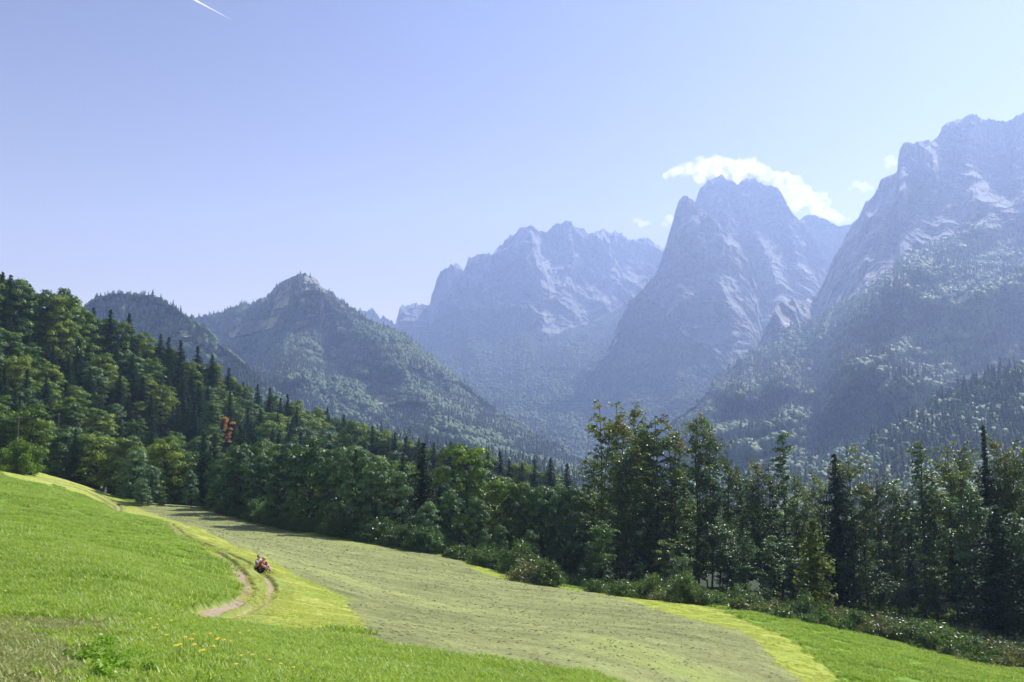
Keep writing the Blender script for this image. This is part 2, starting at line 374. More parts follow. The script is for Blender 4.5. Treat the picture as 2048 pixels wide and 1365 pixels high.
for k_, (nm, mt, lb, ct) in GM.items():
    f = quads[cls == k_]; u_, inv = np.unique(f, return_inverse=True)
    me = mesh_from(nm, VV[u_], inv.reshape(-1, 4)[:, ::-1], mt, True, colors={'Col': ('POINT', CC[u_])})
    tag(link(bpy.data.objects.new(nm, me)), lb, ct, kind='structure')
# bilinear height look-up on the finished sheet
_la = np.log(ra)
def ground_z(x, y):
    x = np.atleast_1d(np.asarray(x, float)); y = np.atleast_1d(np.asarray(y, float))
    az = np.arctan2(x, y); d = np.hypot(x, y)
    fi = np.interp(az, aa, np.arange(nc)); fj = np.interp(np.log(d), _la, np.arange(nr))
    i = np.clip(fi.astype(int), 0, nc - 2); j = np.clip(fj.astype(int), 0, nr - 2); a = fi - i; b = fj - j
    return (Z[j, i] * (1 - a) + Z[j, i + 1] * a) * (1 - b) + (Z[j + 1, i] * (1 - a) + Z[j + 1, i + 1] * a) * b
def lookup(arr, x, y):
    az = np.arctan2(x, y); d = np.hypot(x, y)
    i = np.clip(np.rint(np.interp(az, aa, np.arange(nc))).astype(int), 0, nc - 1)
    j = np.clip(np.rint(np.interp(np.log(d), _la, np.arange(nr))).astype(int), 0, nr - 1)
    return arr[j, i]
# the valley floor below everything, out to the haze's edge
vb = mesh_from('valley_floor', [(-6500, -900, -175), (6500, -900, -175), (6500, 7300, -175), (-6500, 7300, -175)], [(0, 1, 2, 3)], None)
vm, n = new_mat('valley_meadow'); b = NB(n); v = b('ShaderNodeNewGeometry').outputs['Position']
pb = b('ShaderNodeBsdfPrincipled', {'Base Color': b.ramp(b.noise(v, .01, 6), [(.35, (.03, .06, .02)), (.65, (.08, .12, .04))]), 'Roughness': .9}); b.out(pb.outputs[0])
vb.materials.append(vm)
tag(link(bpy.data.objects.new('valley_floor', vb)), 'valley ground under the mountains', 'ground', kind='structure')

# ------------------------------------------------------------------ mountains
def mountain_mat():
    m, n = new_mat('limestone_and_forest'); b = NB(n)
    pos = b('ShaderNodeNewGeometry').outputs['Position']
    veg = b.attr('veg').outputs['Fac']; scree = b.attr('scree').outputs['Fac']; grs = b.attr('alp').outputs['Fac']
    mp = b('ShaderNodeMapping', {'Vector': pos, 'Scale': (1, 1, .35)}).outputs[0]
    nz = b.noise(mp, .035, 7, .7); nz2 = b.noise(mp, .006, 5, .6)
    k = b.math('ADD', b.math('MULTIPLY', nz, .6), b.math('MULTIPLY', nz2, .4))
    rock = b.ramp(k, [(.34, (.32, .31, .295)), (.46, (.56, .55, .52)), (.62, (.76, .74, .70))])
    rock = b.mix(scree, rock, (.72, .70, .66))
    patch = b.ramp(b.noise(pos, .012, 8, .72), [(.50, 0.0), (.57, 1.0)])
    pm = b.math('MULTIPLY', patch, b.attr('patchy').outputs['Fac'])
    green = b.ramp(b.noise(pos, .03, 6, .7), [(.3, (.018, .036, .015)), (.7, (.045, .072, .026))])
    rock = b.mix(pm, rock, green)
    alp = b.ramp(b.noise(pos, .02, 5), [(.35, (.26, .28, .12)), (.65, (.46, .45, .24))])
    c = b.mix(veg, rock, green); c = b.mix(grs, c, alp)
    wn_ = b('ShaderNodeTexNoise', {'Vector': mp, 'Scale': .006, 'Detail': 3}).outputs['Color']
    sc_ = b('ShaderNodeVectorMath', {0: wn_}, operation='SCALE'); sc_.inputs[3].default_value = 140
    wp = b('ShaderNodeVectorMath', {0: mp, 1: sc_.outputs[0]}, operation='ADD').outputs[0]
    rg = b('ShaderNodeTexNoise', {'Vector': wp, 'Scale': .011, 'Detail': 7, 'Roughness': .62}, noise_type='RIDGED_MULTIFRACTAL').outputs['Fac']
    dk_ = b.ramp(rg, [(.2, (.42, .43, .46)), (.5, (.95, .95, .95)), (.8, (1.25, 1.24, 1.2))])
    c = b.mix(b.math('SUBTRACT', 1.0, veg), c, b.mix(1.0, c, dk_, 'MULTIPLY'))
    vo = b('ShaderNodeTexNoise', {'Vector': pos, 'Scale': .0022, 'Detail': 3}).outputs['Fac']
    bp = b('ShaderNodeBump', {'Height': rg, 'Strength': b.math('MULTIPLY', b.math('SUBTRACT', vo, .25), 2.2, True), 'Distance': 34.0})
    pb = b('ShaderNodeBsdfPrincipled', {'Base Color': c, 'Roughness': .95, 'Specular IOR Level': .1, 'Normal': bp.outputs[0]})
    b.out(pb.outputs[0]); return m
M_MT = mountain_mat()
def pl(pts, x): p = np.array(pts, float); return np.interp(x, p[:, 0], p[:, 1])
PATCHES = {}
def massif(name, label, px0, px1, sil, dsil, base, dbase, prof, ncol, nrow, relief, veg, scree=None, alp=None, patchy=.6, creases=(), jag=1.5, stretch=.7, ms=1.0, back=500, relscale=1.0, craggy=0.0):
    px = np.linspace(px0, px1, ncol); t = np.linspace(0, 1, nrow)
    s = pl(sil, px); s = s + jag * fbm(px * .06, px * 0 + 3.3, px * 0 + px0, 5) * 2.2 - (craggy * 7.5 * (ridged(px * .045, px * 0 + 1.3, px * 0 + px0, 5, 2.3, .6) - .45))
    ds = pl(dsil, px); bs = pl(base, px); db = pl(dbase, px)
    T, PXg = np.meshgrid(t, px, indexing='ij')
    PY = s + (bs - s) * T
    g = pl(prof, T) if not callable(prof) else prof(PXg, T)
    D = ds + (db - ds) * g
    p0 = P(PXg, PY, D)
    x, y, z = p0[..., 0], p0[..., 1], p0[..., 2]
    vegm = veg(PXg, PY) if callable(veg) else np.full(T.shape, float(veg))
    amp = relief[0] + (relief[1] - relief[0]) * np.clip(vegm, 0, 1)
    wv = relief[2]
    # gullies and ribs run down the slope: warp sideways, stretch along height
    wx = x + 160 * ms * fbm(x / 500, y / 500, z / 500, 3); wz = z * stretch
    CR = .75 if relscale != 1 or name == 'grey_mountain' else .8
    rel = ridged(wx / wv, wz / wv, y / wv * .6, 7) - .45
    big = fbm(x / (wv * 2.6), wz / (wv * 2.6), y / (wv * 2.6) + 4, 3)
    fade = sstep(0, .03, T)
    dd = -(rel * amp * 1.6 + big * amp * 1.3) * (.25 + .75 * fade)
    mid_ = ridged(wx / (wv * .34) + 5, wz / (wv * .34), y / (wv * .34), 5) - .45; dd -= mid_ * amp * .55 * (.4 + .6 * fade)
    fine = ridged(wx / (wv * .11), wz / (wv * .13), y / (wv * .11), 3) - .4
    dd -= fine * amp * .2 * relscale
    for (pts, width, a) in creases:
        r, sd = poly_dist(PXg, PY, pts)
        dd -= a * CR * np.maximum(0, 1 - r / width) ** 1.2 * (1 + .5 * (rel + .1))
    D2 = np.maximum(D + dd, 60)
    p = P(PXg, PY, D2)
    veg2 = np.clip(vegm, 0, 1)
    nb = 7  # rear side of the ridge
    rear = []
    for i in range(nb, 0, -1):
        q = p[0].copy(); hd = q / np.hypot(q[:, 0], q[:, 1])[:, None]; f = (i / nb) ** 1.4
        q[:, 0] += hd[:, 0] * back * f; q[:, 1] += hd[:, 1] * back * f; q[:, 2] -= back * f * 1.05; rear.append(q)
    full = np.concatenate([np.array(rear), p], 0)
    pad = lambda a: np.concatenate([np.repeat(a[:1], nb, 0), a], 0)
    sc = scree(PXg, PY) if scree else np.zeros(T.shape); al = alp(PXg, PY) if alp else np.zeros(T.shape)
    h, w_ = full.shape[:2]; ix = np.arange(h * w_).reshape(h, w_)
    q = np.stack([ix[:-1, :-1], ix[1:, :-1], ix[1:, 1:], ix[:-1, 1:]], -1).reshape(-1, 4)
    me = mesh_from(name, full.reshape(-1, 3), q, M_MT, True, attrs={'veg': ('POINT', pad(veg2).ravel()), 'scree': ('POINT', pad(sc).ravel()), 'alp': ('POINT', pad(al).ravel()), 'patchy': ('POINT', np.full(h * w_, float(patchy)))})
    o = link(bpy.data.objects.new(name, me)); tag(o, label, 'mountain', kind='structure')
    al2 = np.clip(al + (alp(PXg, PY - 9) if alp else 0), 0, 1); sc2 = np.clip(sc + (scree(PXg, PY - 7) if scree else 0), 0, 1)
    PATCHES[name] = (p, veg2 * (1 - sc2) * (1 - al2), PXg, PY)
    return o
def soft(poly, w_=8.0, amp=10.0, sc=.02):
    """soft mask of a mapped area, border broken up by noise"""
    def f(px, py):
        n_ = fbm(px * sc, py * sc, 0 * px + 2.2, 4); n2_ = fbm(px * sc * 4, py * sc * 4, 0 * px, 3)
        jx, jy = px + amp * n_ * 2 + amp * .6 * n2_, py + amp * n2_ + amp * 1.2 * fbm(px * sc, py * sc, 0 * px + 7.7, 4)
        return in_poly(jx, jy, poly).astype(float)
    return f
def below(line, amp=10.0):
    def f(px, py):
        n_ = fbm(px * .02, py * .02, 0 * px + 1.2, 5) * 2
        return sstep(-4, 4, py - (pl(line, px) + amp * n_))
    return f
def comb(*fs): return lambda px, py: np.clip(sum(f(px, py) for f in fs), 0, 1)

S_C = [(690,622),(715,623),(722,618),(735,624),(745,618),(760,636),(770,632),(778,640),(790,645),(797,622),(806,612),(812,616),(822,609),(860,609),(863,590),(872,565),(880,548),(892,532),(903,528),(918,526),(927,538),(938,515),(952,514),(965,508),(985,508),(992,496),(1010,480),(1028,466),(1040,455),(1052,450),(1060,448),(1070,450),(1080,463),(1096,462),(1108,452),(1122,444),(1132,438),(1145,447),(1160,457),(1178,465),(1195,462),(1213,458),(1228,463),(1240,466),(1252,474),(1262,481),(1275,480),(1288,479),(1300,477),(1312,490),(1325,497),(1335,520),(1400,560),(1460,600)]
forest_C = below([(690,640),(760,650),(790,655),(850,655),(870,640),(900,618),(950,622),(1000,618),(1040,612),(1060,640),(1075,680),(1100,672),(1130,660),(1180,645),(1240,615),(1330,560),(1460,540)], 5)
scree_C = comb(soft([(1055,690),(1075,650),(1085,655),(1090,672),(1120,664),(1180,636),(1236,602),(1250,604),(1240,622),(1150,664),(1070,692)], amp=5), soft([(1180,640),(1236,600),(1256,598),(1250,612),(1200,640)], amp=4), soft([(780,662),(812,668),(850,700),(900,760),(880,770),(840,720)], amp=12))
mid_C = [(-1, 0)]
massif('grey_mountain', 'broad pale grey limestone massif with jagged top in the middle distance', 690, 1460, S_C, [(690,6600),(855,6400),(865,5900),(1050,5700),(1132,5900),(1300,6300),(1460,6300)],
       [(690,990),(1460,990)], [(690,1700),(1100,1900),(1460,2000)],
       [(0,0),(.1,.03),(.25,.10),(.38,.20),(.5,.35),(.75,.68),(1,1)], 660, 520, (230, 60, 620), forest_C, scree_C, None, .55,
       creases=[([(1060,450),(1075,540),(1090,600),(1085,660)], 26, 260), ([(1132,438),(1150,520),(1120,590)], 30, 200), ([(905,530),(930,600),(960,620)], 26, 160), ([(985,508),(975,560),(1000,610)], 30, 200),
                ([(800,640),(850,720),(950,830),(1050,900)], 60, 260), ([(930,640),(960,740),(1030,850)], 50, 200), ([(1240,560),(1150,700),(1080,790)], 40, 200)], jag=1.2, back=700, craggy=1.7)
S_D = [(1060,850),(1080,842),(1095,830),(1130,803),(1160,772),(1190,738),(1215,700),(1238,645),(1258,605),(1290,572),(1312,550),(1322,520),(1330,495),(1337,470),(1346,440),(1352,418),(1358,402),(1363,393),(1374,392),(1384,400),(1396,410),(1408,420),(1424,434),(1440,450),(1460,470),(1480,490),(1502,520),(1515,545),(1522,575),(1530,600),(1545,615),(1600,640),(1640,660)]
shadeveg_D = soft([(1250,610),(1285,575),(1330,640),(1400,690),(1450,735),(1360,850),(1150,850),(1095,838),(1160,772),(1215,700)], amp=14)  # shade of the lower face put into the colour as dark green, partly wooded
massif('rock_peak_front', 'steep pale rock face of the pointed central peak', 1060, 1640, S_D, [(1060,3500),(1200,3900),(1370,4300),(1500,4200),(1560,4300),(1640,4400)],
       [(1060,960),(1640,960)], [(1060,2300),(1300,2300),(1640,2600)], [(0,0),(.25,.12),(.5,.32),(.75,.62),(1,1)], 560, 620, (150, 80, 420),
       lambda px, py: np.clip(shadeveg_D(px, py) * .85 + below([(1060,850),(1095,845),(1200,840),(1350,815),(1420,760),(1500,700),(1560,660),(1640,640)], 4)(px, py), 0, 1), None, None, .5,
       creases=[([(1374,392),(1400,480),(1440,560),(1470,650),(1460,740)], 40, 160), ([(1330,520),(1330,640),(1290,740)], 36, 140), ([(1424,434),(1480,540),(1500,620)], 24, 110), ([(1260,610),(1230,700),(1180,790)], 30, 90)], jag=1.0, back=500, relscale=1.25, craggy=.8)
S_D2 = [(1340,470),(1370,430),(1388,412),(1394,392),(1400,378),(1410,366),(1420,358),(1430,350),(1442,351),(1455,358),(1465,362),(1476,368),(1488,361),(1500,357),(1510,358),(1522,366),(1532,368),(1545,372),(1556,378),(1563,388),(1570,402),(1576,415),(1590,428),(1600,440),(1615,458),(1632,485),(1650,520),(1675,570)]
massif('rock_peak_summit', 'blocky double summit plateau behind the pointed rock face', 1340, 1690, S_D2, [(1340,4900),(1690,4900)], [(1340,640),(1500,700),(1690,720)], [(1340,4300),(1690,3700)],
       [(0,0),(.2,.10),(.5,.35),(1,1)], 380, 360, (110, 60, 330), 0.0, soft([(1500,540),(1540,560),(1590,600),(1590,640),(1540,640),(1520,590)], amp=8), None, .35,
       creases=[([(1476,368),(1500,440),(1540,520),(1560,600)], 26, 120), ([(1556,378),(1580,450),(1600,540)], 22, 110), ([(1420,358),(1440,420),(1500,480)], 22, 80)], jag=1.0, back=500, relscale=1.6, craggy=1.3)
S_D3 = [(1560,440),(1600,440),(1608,432),(1616,429),(1630,431),(1640,436),(1650,437),(1658,443),(1668,449),(1680,452),(1692,449),(1702,448),(1712,440),(1725,432),(1760,430),(1800,430)]
massif('far_back_ridge', 'grey back ridge closing the scree bowl beside the central peak', 1560, 1800, S_D3, [(1560,5400),(1800,5400)], [(1560,720),(1800,720)], [(1560,4000),(1800,4000)],
       [(0,0),(.3,.08),(.5,.4),(1,1)], 240, 260, (160, 60, 420), 0.0, comb(soft([(1600,520),(1640,498),(1680,500),(1690,560),(1640,640),(1560,640),(1575,560)], amp=8)), soft([(1605,430),(1660,440),(1690,455),(1650,462),(1610,450)], amp=5), .3, jag=1.0, back=500, craggy=.5)
S_B = [(300,690),(330,668),(355,650),(383,637),(410,633),(440,629),(470,618),(488,608),(500,611),(520,603),(535,592),(548,577),(560,566),(572,559),(588,552),(602,548),(609,547),(616,552),(628,556),(637,563),(641,572),(652,580),(668,586),(675,598),(690,610),(705,622),(722,632),(745,645),(770,656),(795,666),(815,678),(835,694),(860,714),(900,746),(950,790),(1000,828),(1060,868),(1120,902),(1180,934),(1260,965)]
veg_B = lambda px, py: np.clip(1 - soft([(560,560),(609,540),(650,570),(690,600),(660,592),(620,580),(600,600),(560,590),(500,625),(520,600)], amp=6)(px, py) * .75, 0, 1)
alp_B = comb(soft([(455,668),(480,648),(520,640),(545,632),(560,622),(545,655),(500,668),(462,676)], amp=6), soft([(580,652),(600,640),(640,618),(645,625),(610,652),(585,662)], amp=5),
             soft([(540,590),(575,575),(590,590),(560,615),(535,630),(545,605)], amp=10), soft([(740,792),(770,788),(800,800),(790,810),(750,806)], amp=4), soft([(860,815),(872,812),(868,830)], amp=3))
scree_B = soft([(790,700),(800,712),(796,722),(788,712)], amp=3)
massif('pyramid_mountain', 'forested mountain with a small dark pyramid summit', 300, 1260, S_B, [(300,3400),(440,3500),(608,3200),(720,3000),(860,2700),(1000,2300),(1260,1700)],
       [(300,1000),(1260,1000)], [(300,1500),(700,1200),(1000,1150),(1260,1100)], [(0,0),(.15,.10),(.4,.36),(.7,.68),(1,1)], 820, 420, (120, 130, 400), veg_B, scree_B, alp_B, .5,
       creases=[([(609,547),(600,600),(575,660),(560,740),(500,830)], 90, 420), ([(640,575),(700,640),(780,720),(860,820),(950,900)], 80, 380), ([(480,612),(470,680),(500,740)], 40, 120), ([(700,720),(720,800),(800,880)], 50, 150)], jag=1.3, back=500)
S_A = [(60,720),(120,668),(150,638),(170,615),(187,601),(205,593),(220,590),(240,586),(262,590),(280,592),(300,591),(318,600),(335,608),(360,624),(385,640),(410,660),(440,690),(470,716),(520,760),(580,810),(640,850)]
massif('left_foothill', 'rounded dark wooded hill behind the left forest slope', 60, 640, S_A, [(60,2100),(300,2000),(640,1500)], [(60,960),(640,960)], [(60,1300),(640,1000)],
       [(0,0),(.3,.2),(1,1)], 420, 300, (60, 60, 260), 1.0, None, comb(soft([(352,662),(372,660),(385,672),(372,678)], amp=4), soft([(385,665),(402,668),(412,684),(398,686)], amp=4), soft([(425,678),(448,680),(462,690),(440,692)], amp=3)), .3, jag=1.0, back=300)
S_E = [(1320,865),(1350,838),(1400,800),(1440,756),(1480,718),(1515,690),(1530,660),(1545,625),(1556,608),(1566,601),(1590,600),(1612,598),(1632,588),(1642,572),(1655,545),(1665,520),(1682,492),(1692,470),(1705,450),(1718,432),(1726,415),(1732,402),(1746,390),(1755,376),(1762,360),(1772,352),(1784,346),(1794,344),(1796,322),(1799,302),(1806,288),(1815,284),(1828,286),(1840,282),(1852,278),(1862,282),(1878,268),(1886,252),(1896,242),(1912,240),(1930,232),(1944,228),(1958,232),(1975,239),(1992,241),(2012,243),(2026,238),(2034,230),(2042,224),(2060,215),(2150,190),(2300,230)]
forest_E = below([(1320,820),(1400,780),(1500,705),(1540,690),(1580,660),(1640,640),(1680,615),(1740,585),(1800,530),(1860,492),(1905,470),(1935,452),(1965,452),(2000,462),(2048,480),(2300,520)], 8)
scree_E = comb(soft([(1330,850),(1380,812),(1440,752),(1490,716),(1500,722),(1460,760),(1400,815),(1350,860)], amp=12), soft([(1900,600),(1960,560),(2010,545),(2010,555),(1950,580),(1910,612)], amp=5), soft([(1880,770),(1930,745),(1980,735),(1985,742),(1940,765),(1890,790)], amp=5))
massif('right_mountain', 'huge rocky mountain with forested ridges filling the right side', 1320, 2300, S_E, [(1320,2300),(1400,2500),(1540,3300),(1640,3700),(1800,3700),(1950,3900),(2300,3700)],
       [(1320,1010),(2300,1010)], [(1320,1250),(1700,900),(2300,900)], lambda px, t: np.interp(t, [0, .12, .3, .45, .65, .85, 1], [0, .06, .2, .38, .62, .85, 1]), 900, 760, (200, 150, 420), forest_E, scree_E, soft([(1840,285),(1890,262),(1945,232),(1950,245),(1900,272),(1850,292)], amp=8), .5,
       creases=[([(1962,450),(1900,500),(1850,540),(1740,620),(1600,705),(1480,790),(1400,860)], 90, 700), ([(2100,540),(1990,575),(1900,620),(1850,655),(1780,715),(1700,735),(1620,790),(1500,900)], 85, 620),
                ([(1700,735),(1780,760),(1815,810)], 60, 380), ([(1960,640),(1900,700),(1860,770),(1830,800)], 60, 340), ([(2150,640),(2050,690),(1950,760)], 40, 200),
                ([(1806,288),(1800,380),(1760,470),(1720,540)], 34, 230), ([(1944,228),(1930,320),(1960,400)], 40, 260), ([(1865,300),(1870,400),(1830,480)], 30, 200), ([(1760,360),(1730,450),(1690,540),(1650,600)], 26, 160), ([(2040,225),(2030,330),(2060,430)], 30, 200),
                ([(1830,830),(1800,860),(1700,880),(1640,860)], 50, -320), ([(1860,640),(1760,690),(1640,760),(1540,830)], 36, -320)], jag=1.3, back=600, craggy=1.3)
S_F = [(1540,1015),(1590,978),(1640,950),(1700,918),(1760,882),(1800,856),(1850,826),(1900,800),(1950,774),(2000,752),(2048,734),(2150,700),(2300,660)]
massif('right_foothill', 'near wooded slope rising at the right edge behind the tall trees', 1540, 2300, S_F, [(1540,1000),(2048,1250),(2300,1300)], [(1540,1130),(2300,1130)], [(1540,480),(2300,480)],
       [(0,0),(.4,.3),(1,1)], 420, 300, (25, 25, 160), 1.0, None, None, .2, jag=1.0, back=300)
S_G = [(480,900),(600,880),(700,868),(800,885),(860,900),(900,908),(950,915),(1000,922),(1060,932),(1100,945),(1150,965),(1240,985),(1540,1010)]
massif('centre_foothill', 'low wooded ridge crossing the valley in front of the mountains', 480, 1540, S_G, [(480,1100),(1540,1100)], [(480,1060),(1540,1060)], [(480,600),(1540,600)],
       [(0,0),(.4,.3),(1,1)], 420, 200, (20, 20, 160), 1.0, None, None, .2, jag=1.0, back=300)

# ------------------------------------------------------------------ woods on the mountains: uncountable, one mass for each slope
def icos(sub):
    bm = bmesh.new(); bmesh.ops.create_icosphere(bm, subdivisions=sub, radius=1); V = np.array([v.co[:] for v in bm.verts]); Fc = np.array([[v.index for v in f.verts] for f in bm.faces]); bm.free(); return V, Fc
def crown_blob(seed):
    V, Fc = icos(3); n_ = fbm(V[:, 0] * 1.6 + seed * 9, V[:, 1] * 1.6, V[:, 2] * 1.6, 3); n2_ = pn(V[:, 0] * 4 + seed, V[:, 1] * 4, V[:, 2] * 4)
    r = 1 + .5 * n_ + .2 * n2_; V = V * r[:, None]; V[:, 2] = V[:, 2] * 1.1 + .75
    tint = np.clip(.5 + .5 * pn(V[Fc].mean(1)[:, 0] * 3 + 4, V[Fc].mean(1)[:, 1] * 3, V[Fc].mean(1)[:, 2] * 3) + rng.normal(size=len(Fc)) * .15, 0, 1)
    return mesh_from('crown_blob', V, Fc, M_FARLEAF, False, attrs={'tint': ('FACE', tint)})
def far_spruce(seed):
    r_ = np.random.default_rng(seed); Vs = []; Fs = []; k = 0
    for lv in range(6):
        z0 = .25 + lv * .42; rad = .62 * (1 - lv / 6.5); m_ = 9
        a = np.arange(m_) / m_ * 2 * np.pi + lv; rr = rad * (1 + .3 * r_.normal(size=m_))
        ring = np.stack([np.cos(a) * rr, np.sin(a) * rr, np.full(m_, z0) + .08 * r_.normal(size=m_)], 1)
        Vs += [ring, [[0, 0, z0 + .75]]]
        Fs += [[k + i, k + (i + 1) % m_, k + m_] for i in range(m_)]; k += m_ + 1
    return mesh_from('spruce_far', np.concatenate(Vs), np.array(Fs), M_SPRUCE2, False, attrs={'tint': ('FACE', r_.random(len(Fs)))})
M_SPRUCE2 = leaf_mat('far_needles', G(.02, .04, .018), G(.032, .06, .022), G(.05, .08, .03), .12, .2, .7)
def proto_coll(name, meshes):
    c = bpy.data.collections.new(name)
    for i, me in enumerate(meshes):
        c.objects.link(bpy.data.objects.new('%s_%02d' % (name, i), me))
    return c
def scatter(name, pts, rot, scl, idx, coll, label, cat, kind='stuff'):
    me = bpy.data.meshes.new(name); me.vertices.add(len(pts)); me.vertices.foreach_set('co', np.ascontiguousarray(pts, np.float32).ravel())
    a = me.attributes.new('rot', 'FLOAT_VECTOR', 'POINT'); a.data.foreach_set('vector', np.ascontiguousarray(rot, np.float32).ravel())
    a = me.attributes.new('scl', 'FLOAT_VECTOR', 'POINT'); a.data.foreach_set('vector', np.ascontiguousarray(scl, np.float32).ravel())
    a = me.attributes.new('pick', 'INT', 'POINT'); a.data.foreach_set('value', np.ascontiguousarray(idx, np.int32))
    o = link(bpy.data.objects.new(name, me))
    ng = bpy.data.node_groups.new(name, 'GeometryNodeTree')
    ng.interface.new_socket('Geometry', in_out='INPUT', socket_type='NodeSocketGeometry'); ng.interface.new_socket('Geometry', in_out='OUTPUT', socket_type='NodeSocketGeometry')
    N = ng.nodes.new; gi = N('NodeGroupInput'); go = N('NodeGroupOutput'); ip = N('GeometryNodeInstanceOnPoints'); ci = N('GeometryNodeCollectionInfo')
    ci.inputs['Collection'].default_value = coll; ci.inputs['Separate Children'].default_value = True; ci.inputs['Reset Children'].default_value = True
    def na(nm, ty):
        x = N('GeometryNodeInputNamedAttribute'); x.data_type = ty; x.inputs[0].default_value = nm; return [s for s in x.outputs if s.enabled][0]
    L = ng.links.new
    L(gi.outputs[0], ip.inputs['Points']); L(ci.outputs[0], ip.inputs['Instance']); ip.inputs['Pick Instance'].default_value = True
    L(na('pick', 'INT'), ip.inputs['Instance Index']); L(na('rot', 'FLOAT_VECTOR'), ip.inputs['Rotation']); L(na('scl', 'FLOAT_VECTOR'), ip.inputs['Scale'])
    L(ip.outputs[0], go.inputs[0])
    md = o.modifiers.new('scatter', 'NODES'); md.node_group = ng
    return tag(o, label, cat, kind=kind)
FARC = proto_coll('far_tree', [crown_blob(i) for i in range(5)] + [far_spruce(i) for i in range(4)])
def wood_on(patch, name, n, size, spruce, label, seed, pxlim=None, hmul=1.0):
    p, veg, PXg, PY = PATCHES[patch]; r_ = np.random.default_rng(seed)
    c = (p[:-1, :-1] + p[1:, 1:]) / 2; e1 = p[1:, :-1] - p[:-1, :-1]; e2 = p[:-1, 1:] - p[:-1, :-1]
    nrm = np.cross(e1, e2); area = np.linalg.norm(nrm, axis=-1); up = np.abs(nrm[..., 2]) / (area + 1e-9)
    wgt = area * np.clip(veg[:-1, :-1], 0, 1) ** 2 * sstep(.12, .35, up)
    if pxlim: wgt = wgt * ((PXg[:-1, :-1] > pxlim[0]) & (PXg[:-1, :-1] < pxlim[1]))
    # clearings
    wgt = wgt * (fbm(c[..., 0] / 140, c[..., 1] / 140, c[..., 2] / 140, 3) > -.42)
    q = (wgt / wgt.sum()).ravel(); k = r_.choice(len(q), n, p=q); j, i = np.unravel_index(k, wgt.shape)
    a, b_ = r_.random((2, n)); pt = p[j, i] + e1[j, i] * a[:, None] + e2[j, i] * b_[:, None]
    zone = fbm(pt[:, 0] / 220, pt[:, 1] / 220, pt[:, 2] / 220 + seed, 3)
    isS = r_.random(n) < np.clip(spruce + zone * 1.6, .03, .97)
    s = size * (.55 + .6 * r_.random(n)); idx = np.where(isS, 5 + r_.integers(0, 4, n), r_.integers(0, 5, n))
    scl = np.stack([s, s, s * np.where(isS, 1.15, 1.0 * hmul) * (.85 + .3 * r_.random(n))], 1)
    pt[:, 2] -= s * .35
    rot = np.stack([r_.normal(size=n) * .05, r_.normal(size=n) * .05, r_.random(n) * 6.28], 1)
    scatter(name, pt, rot, scl, idx, FARC, label, 'forest')
wood_on('right_mountain', 'mountain_forest', 42000, 7.6, .2, 'dense wood covering the lower ridges of the right mountain', 1)
wood_on('right_foothill', 'slope_forest', 6500, 6.6, .45, 'wood on the near slope at the right edge', 2)
wood_on('pyramid_mountain', 'valley_forest', 46000, 6.2, .30, 'hazy wood below the dark pyramid summit', 3)
wood_on('grey_mountain', 'far_forest', 26000, 8.0, .3, 'pale hazy wood below the grey limestone massif', 4)
wood_on('left_foothill', 'hill_forest', 12000, 5.2, .55, 'dark wood on the rounded hill at the left', 5)
wood_on('centre_foothill', 'ridge_forest', 8000, 6.5, .4, 'wood on the low ridge crossing the valley', 6)
wood_on('rock_peak_front', 'gully_forest', 6000, 6.0, .6, 'sparse dark dwarf wood at the foot of the central rock face', 8)

# ------------------------------------------------------------------ haze
hm, n = new_mat('haze'); b = NB(n)
pv = n.nodes.new('ShaderNodeVolumePrincipled'); pv.inputs['Color'].default_value = (.465, .615, 1.0, 1); pv.inputs['Density'].default_value = HAZE_DENSITY; pv.inputs['Anisotropy'].default_value = .45
ho = n.nodes.new('ShaderNodeOutputMaterial'); n.links.new(pv.outputs[0], ho.inputs['Volume'])
x0, x1, y0, y1, z0, z1 = -6900, 6900, -1000, 7600, -1300, 1800
hv = [(x, y, z) for z in (z0, z1) for y in (y0, y1) for x in (x0, x1)]
hme = mesh_from('haze', hv, [(0, 2, 3, 1), (4, 5, 7, 6), (0, 1, 5, 4), (2, 6, 7, 3), (0, 4, 6, 2), (1, 3, 7, 5)], hm)
tag(link(bpy.data.objects.new('haze', hme)), 'blue summer haze filling the valley', 'haze', kind='stuff')
# ------------------------------------------------------------------ trees
def tube(pts, rad, sides=6):
    pts = np.array(pts, float); rad = np.array(rad, float); n_ = len(pts)
    tg = np.gradient(pts, axis=0); tg /= np.linalg.norm(tg, axis=1)[:, None] + 1e-9
    ref = np.array([.3, .9, .1]); a = np.cross(tg, ref); a /= np.linalg.norm(a, axis=1)[:, None] + 1e-9; b_ = np.cross(tg, a)
    th = np.arange(sides) / sides * 2 * np.pi
    V = pts[:, None] + rad[:, None, None] * (np.cos(th)[None, :, None] * a[:, None] + np.sin(th)[None, :, None] * b_[:, None])
    ix = np.arange(n_ * sides).reshape(n_, sides); nx = np.roll(ix, -1, 1)
    Fq = np.stack([ix[:-1], nx[:-1], nx[1:], ix[1:]], -1).reshape(-1, 4)
    return V.reshape(-1, 3), Fq
def join(parts):
    Vs, Fs, k = [], [], 0
    for V, Fq in parts: Vs.append(V); Fs.append(Fq + k); k += len(V)
    return np.concatenate(Vs), np.concatenate(Fs)
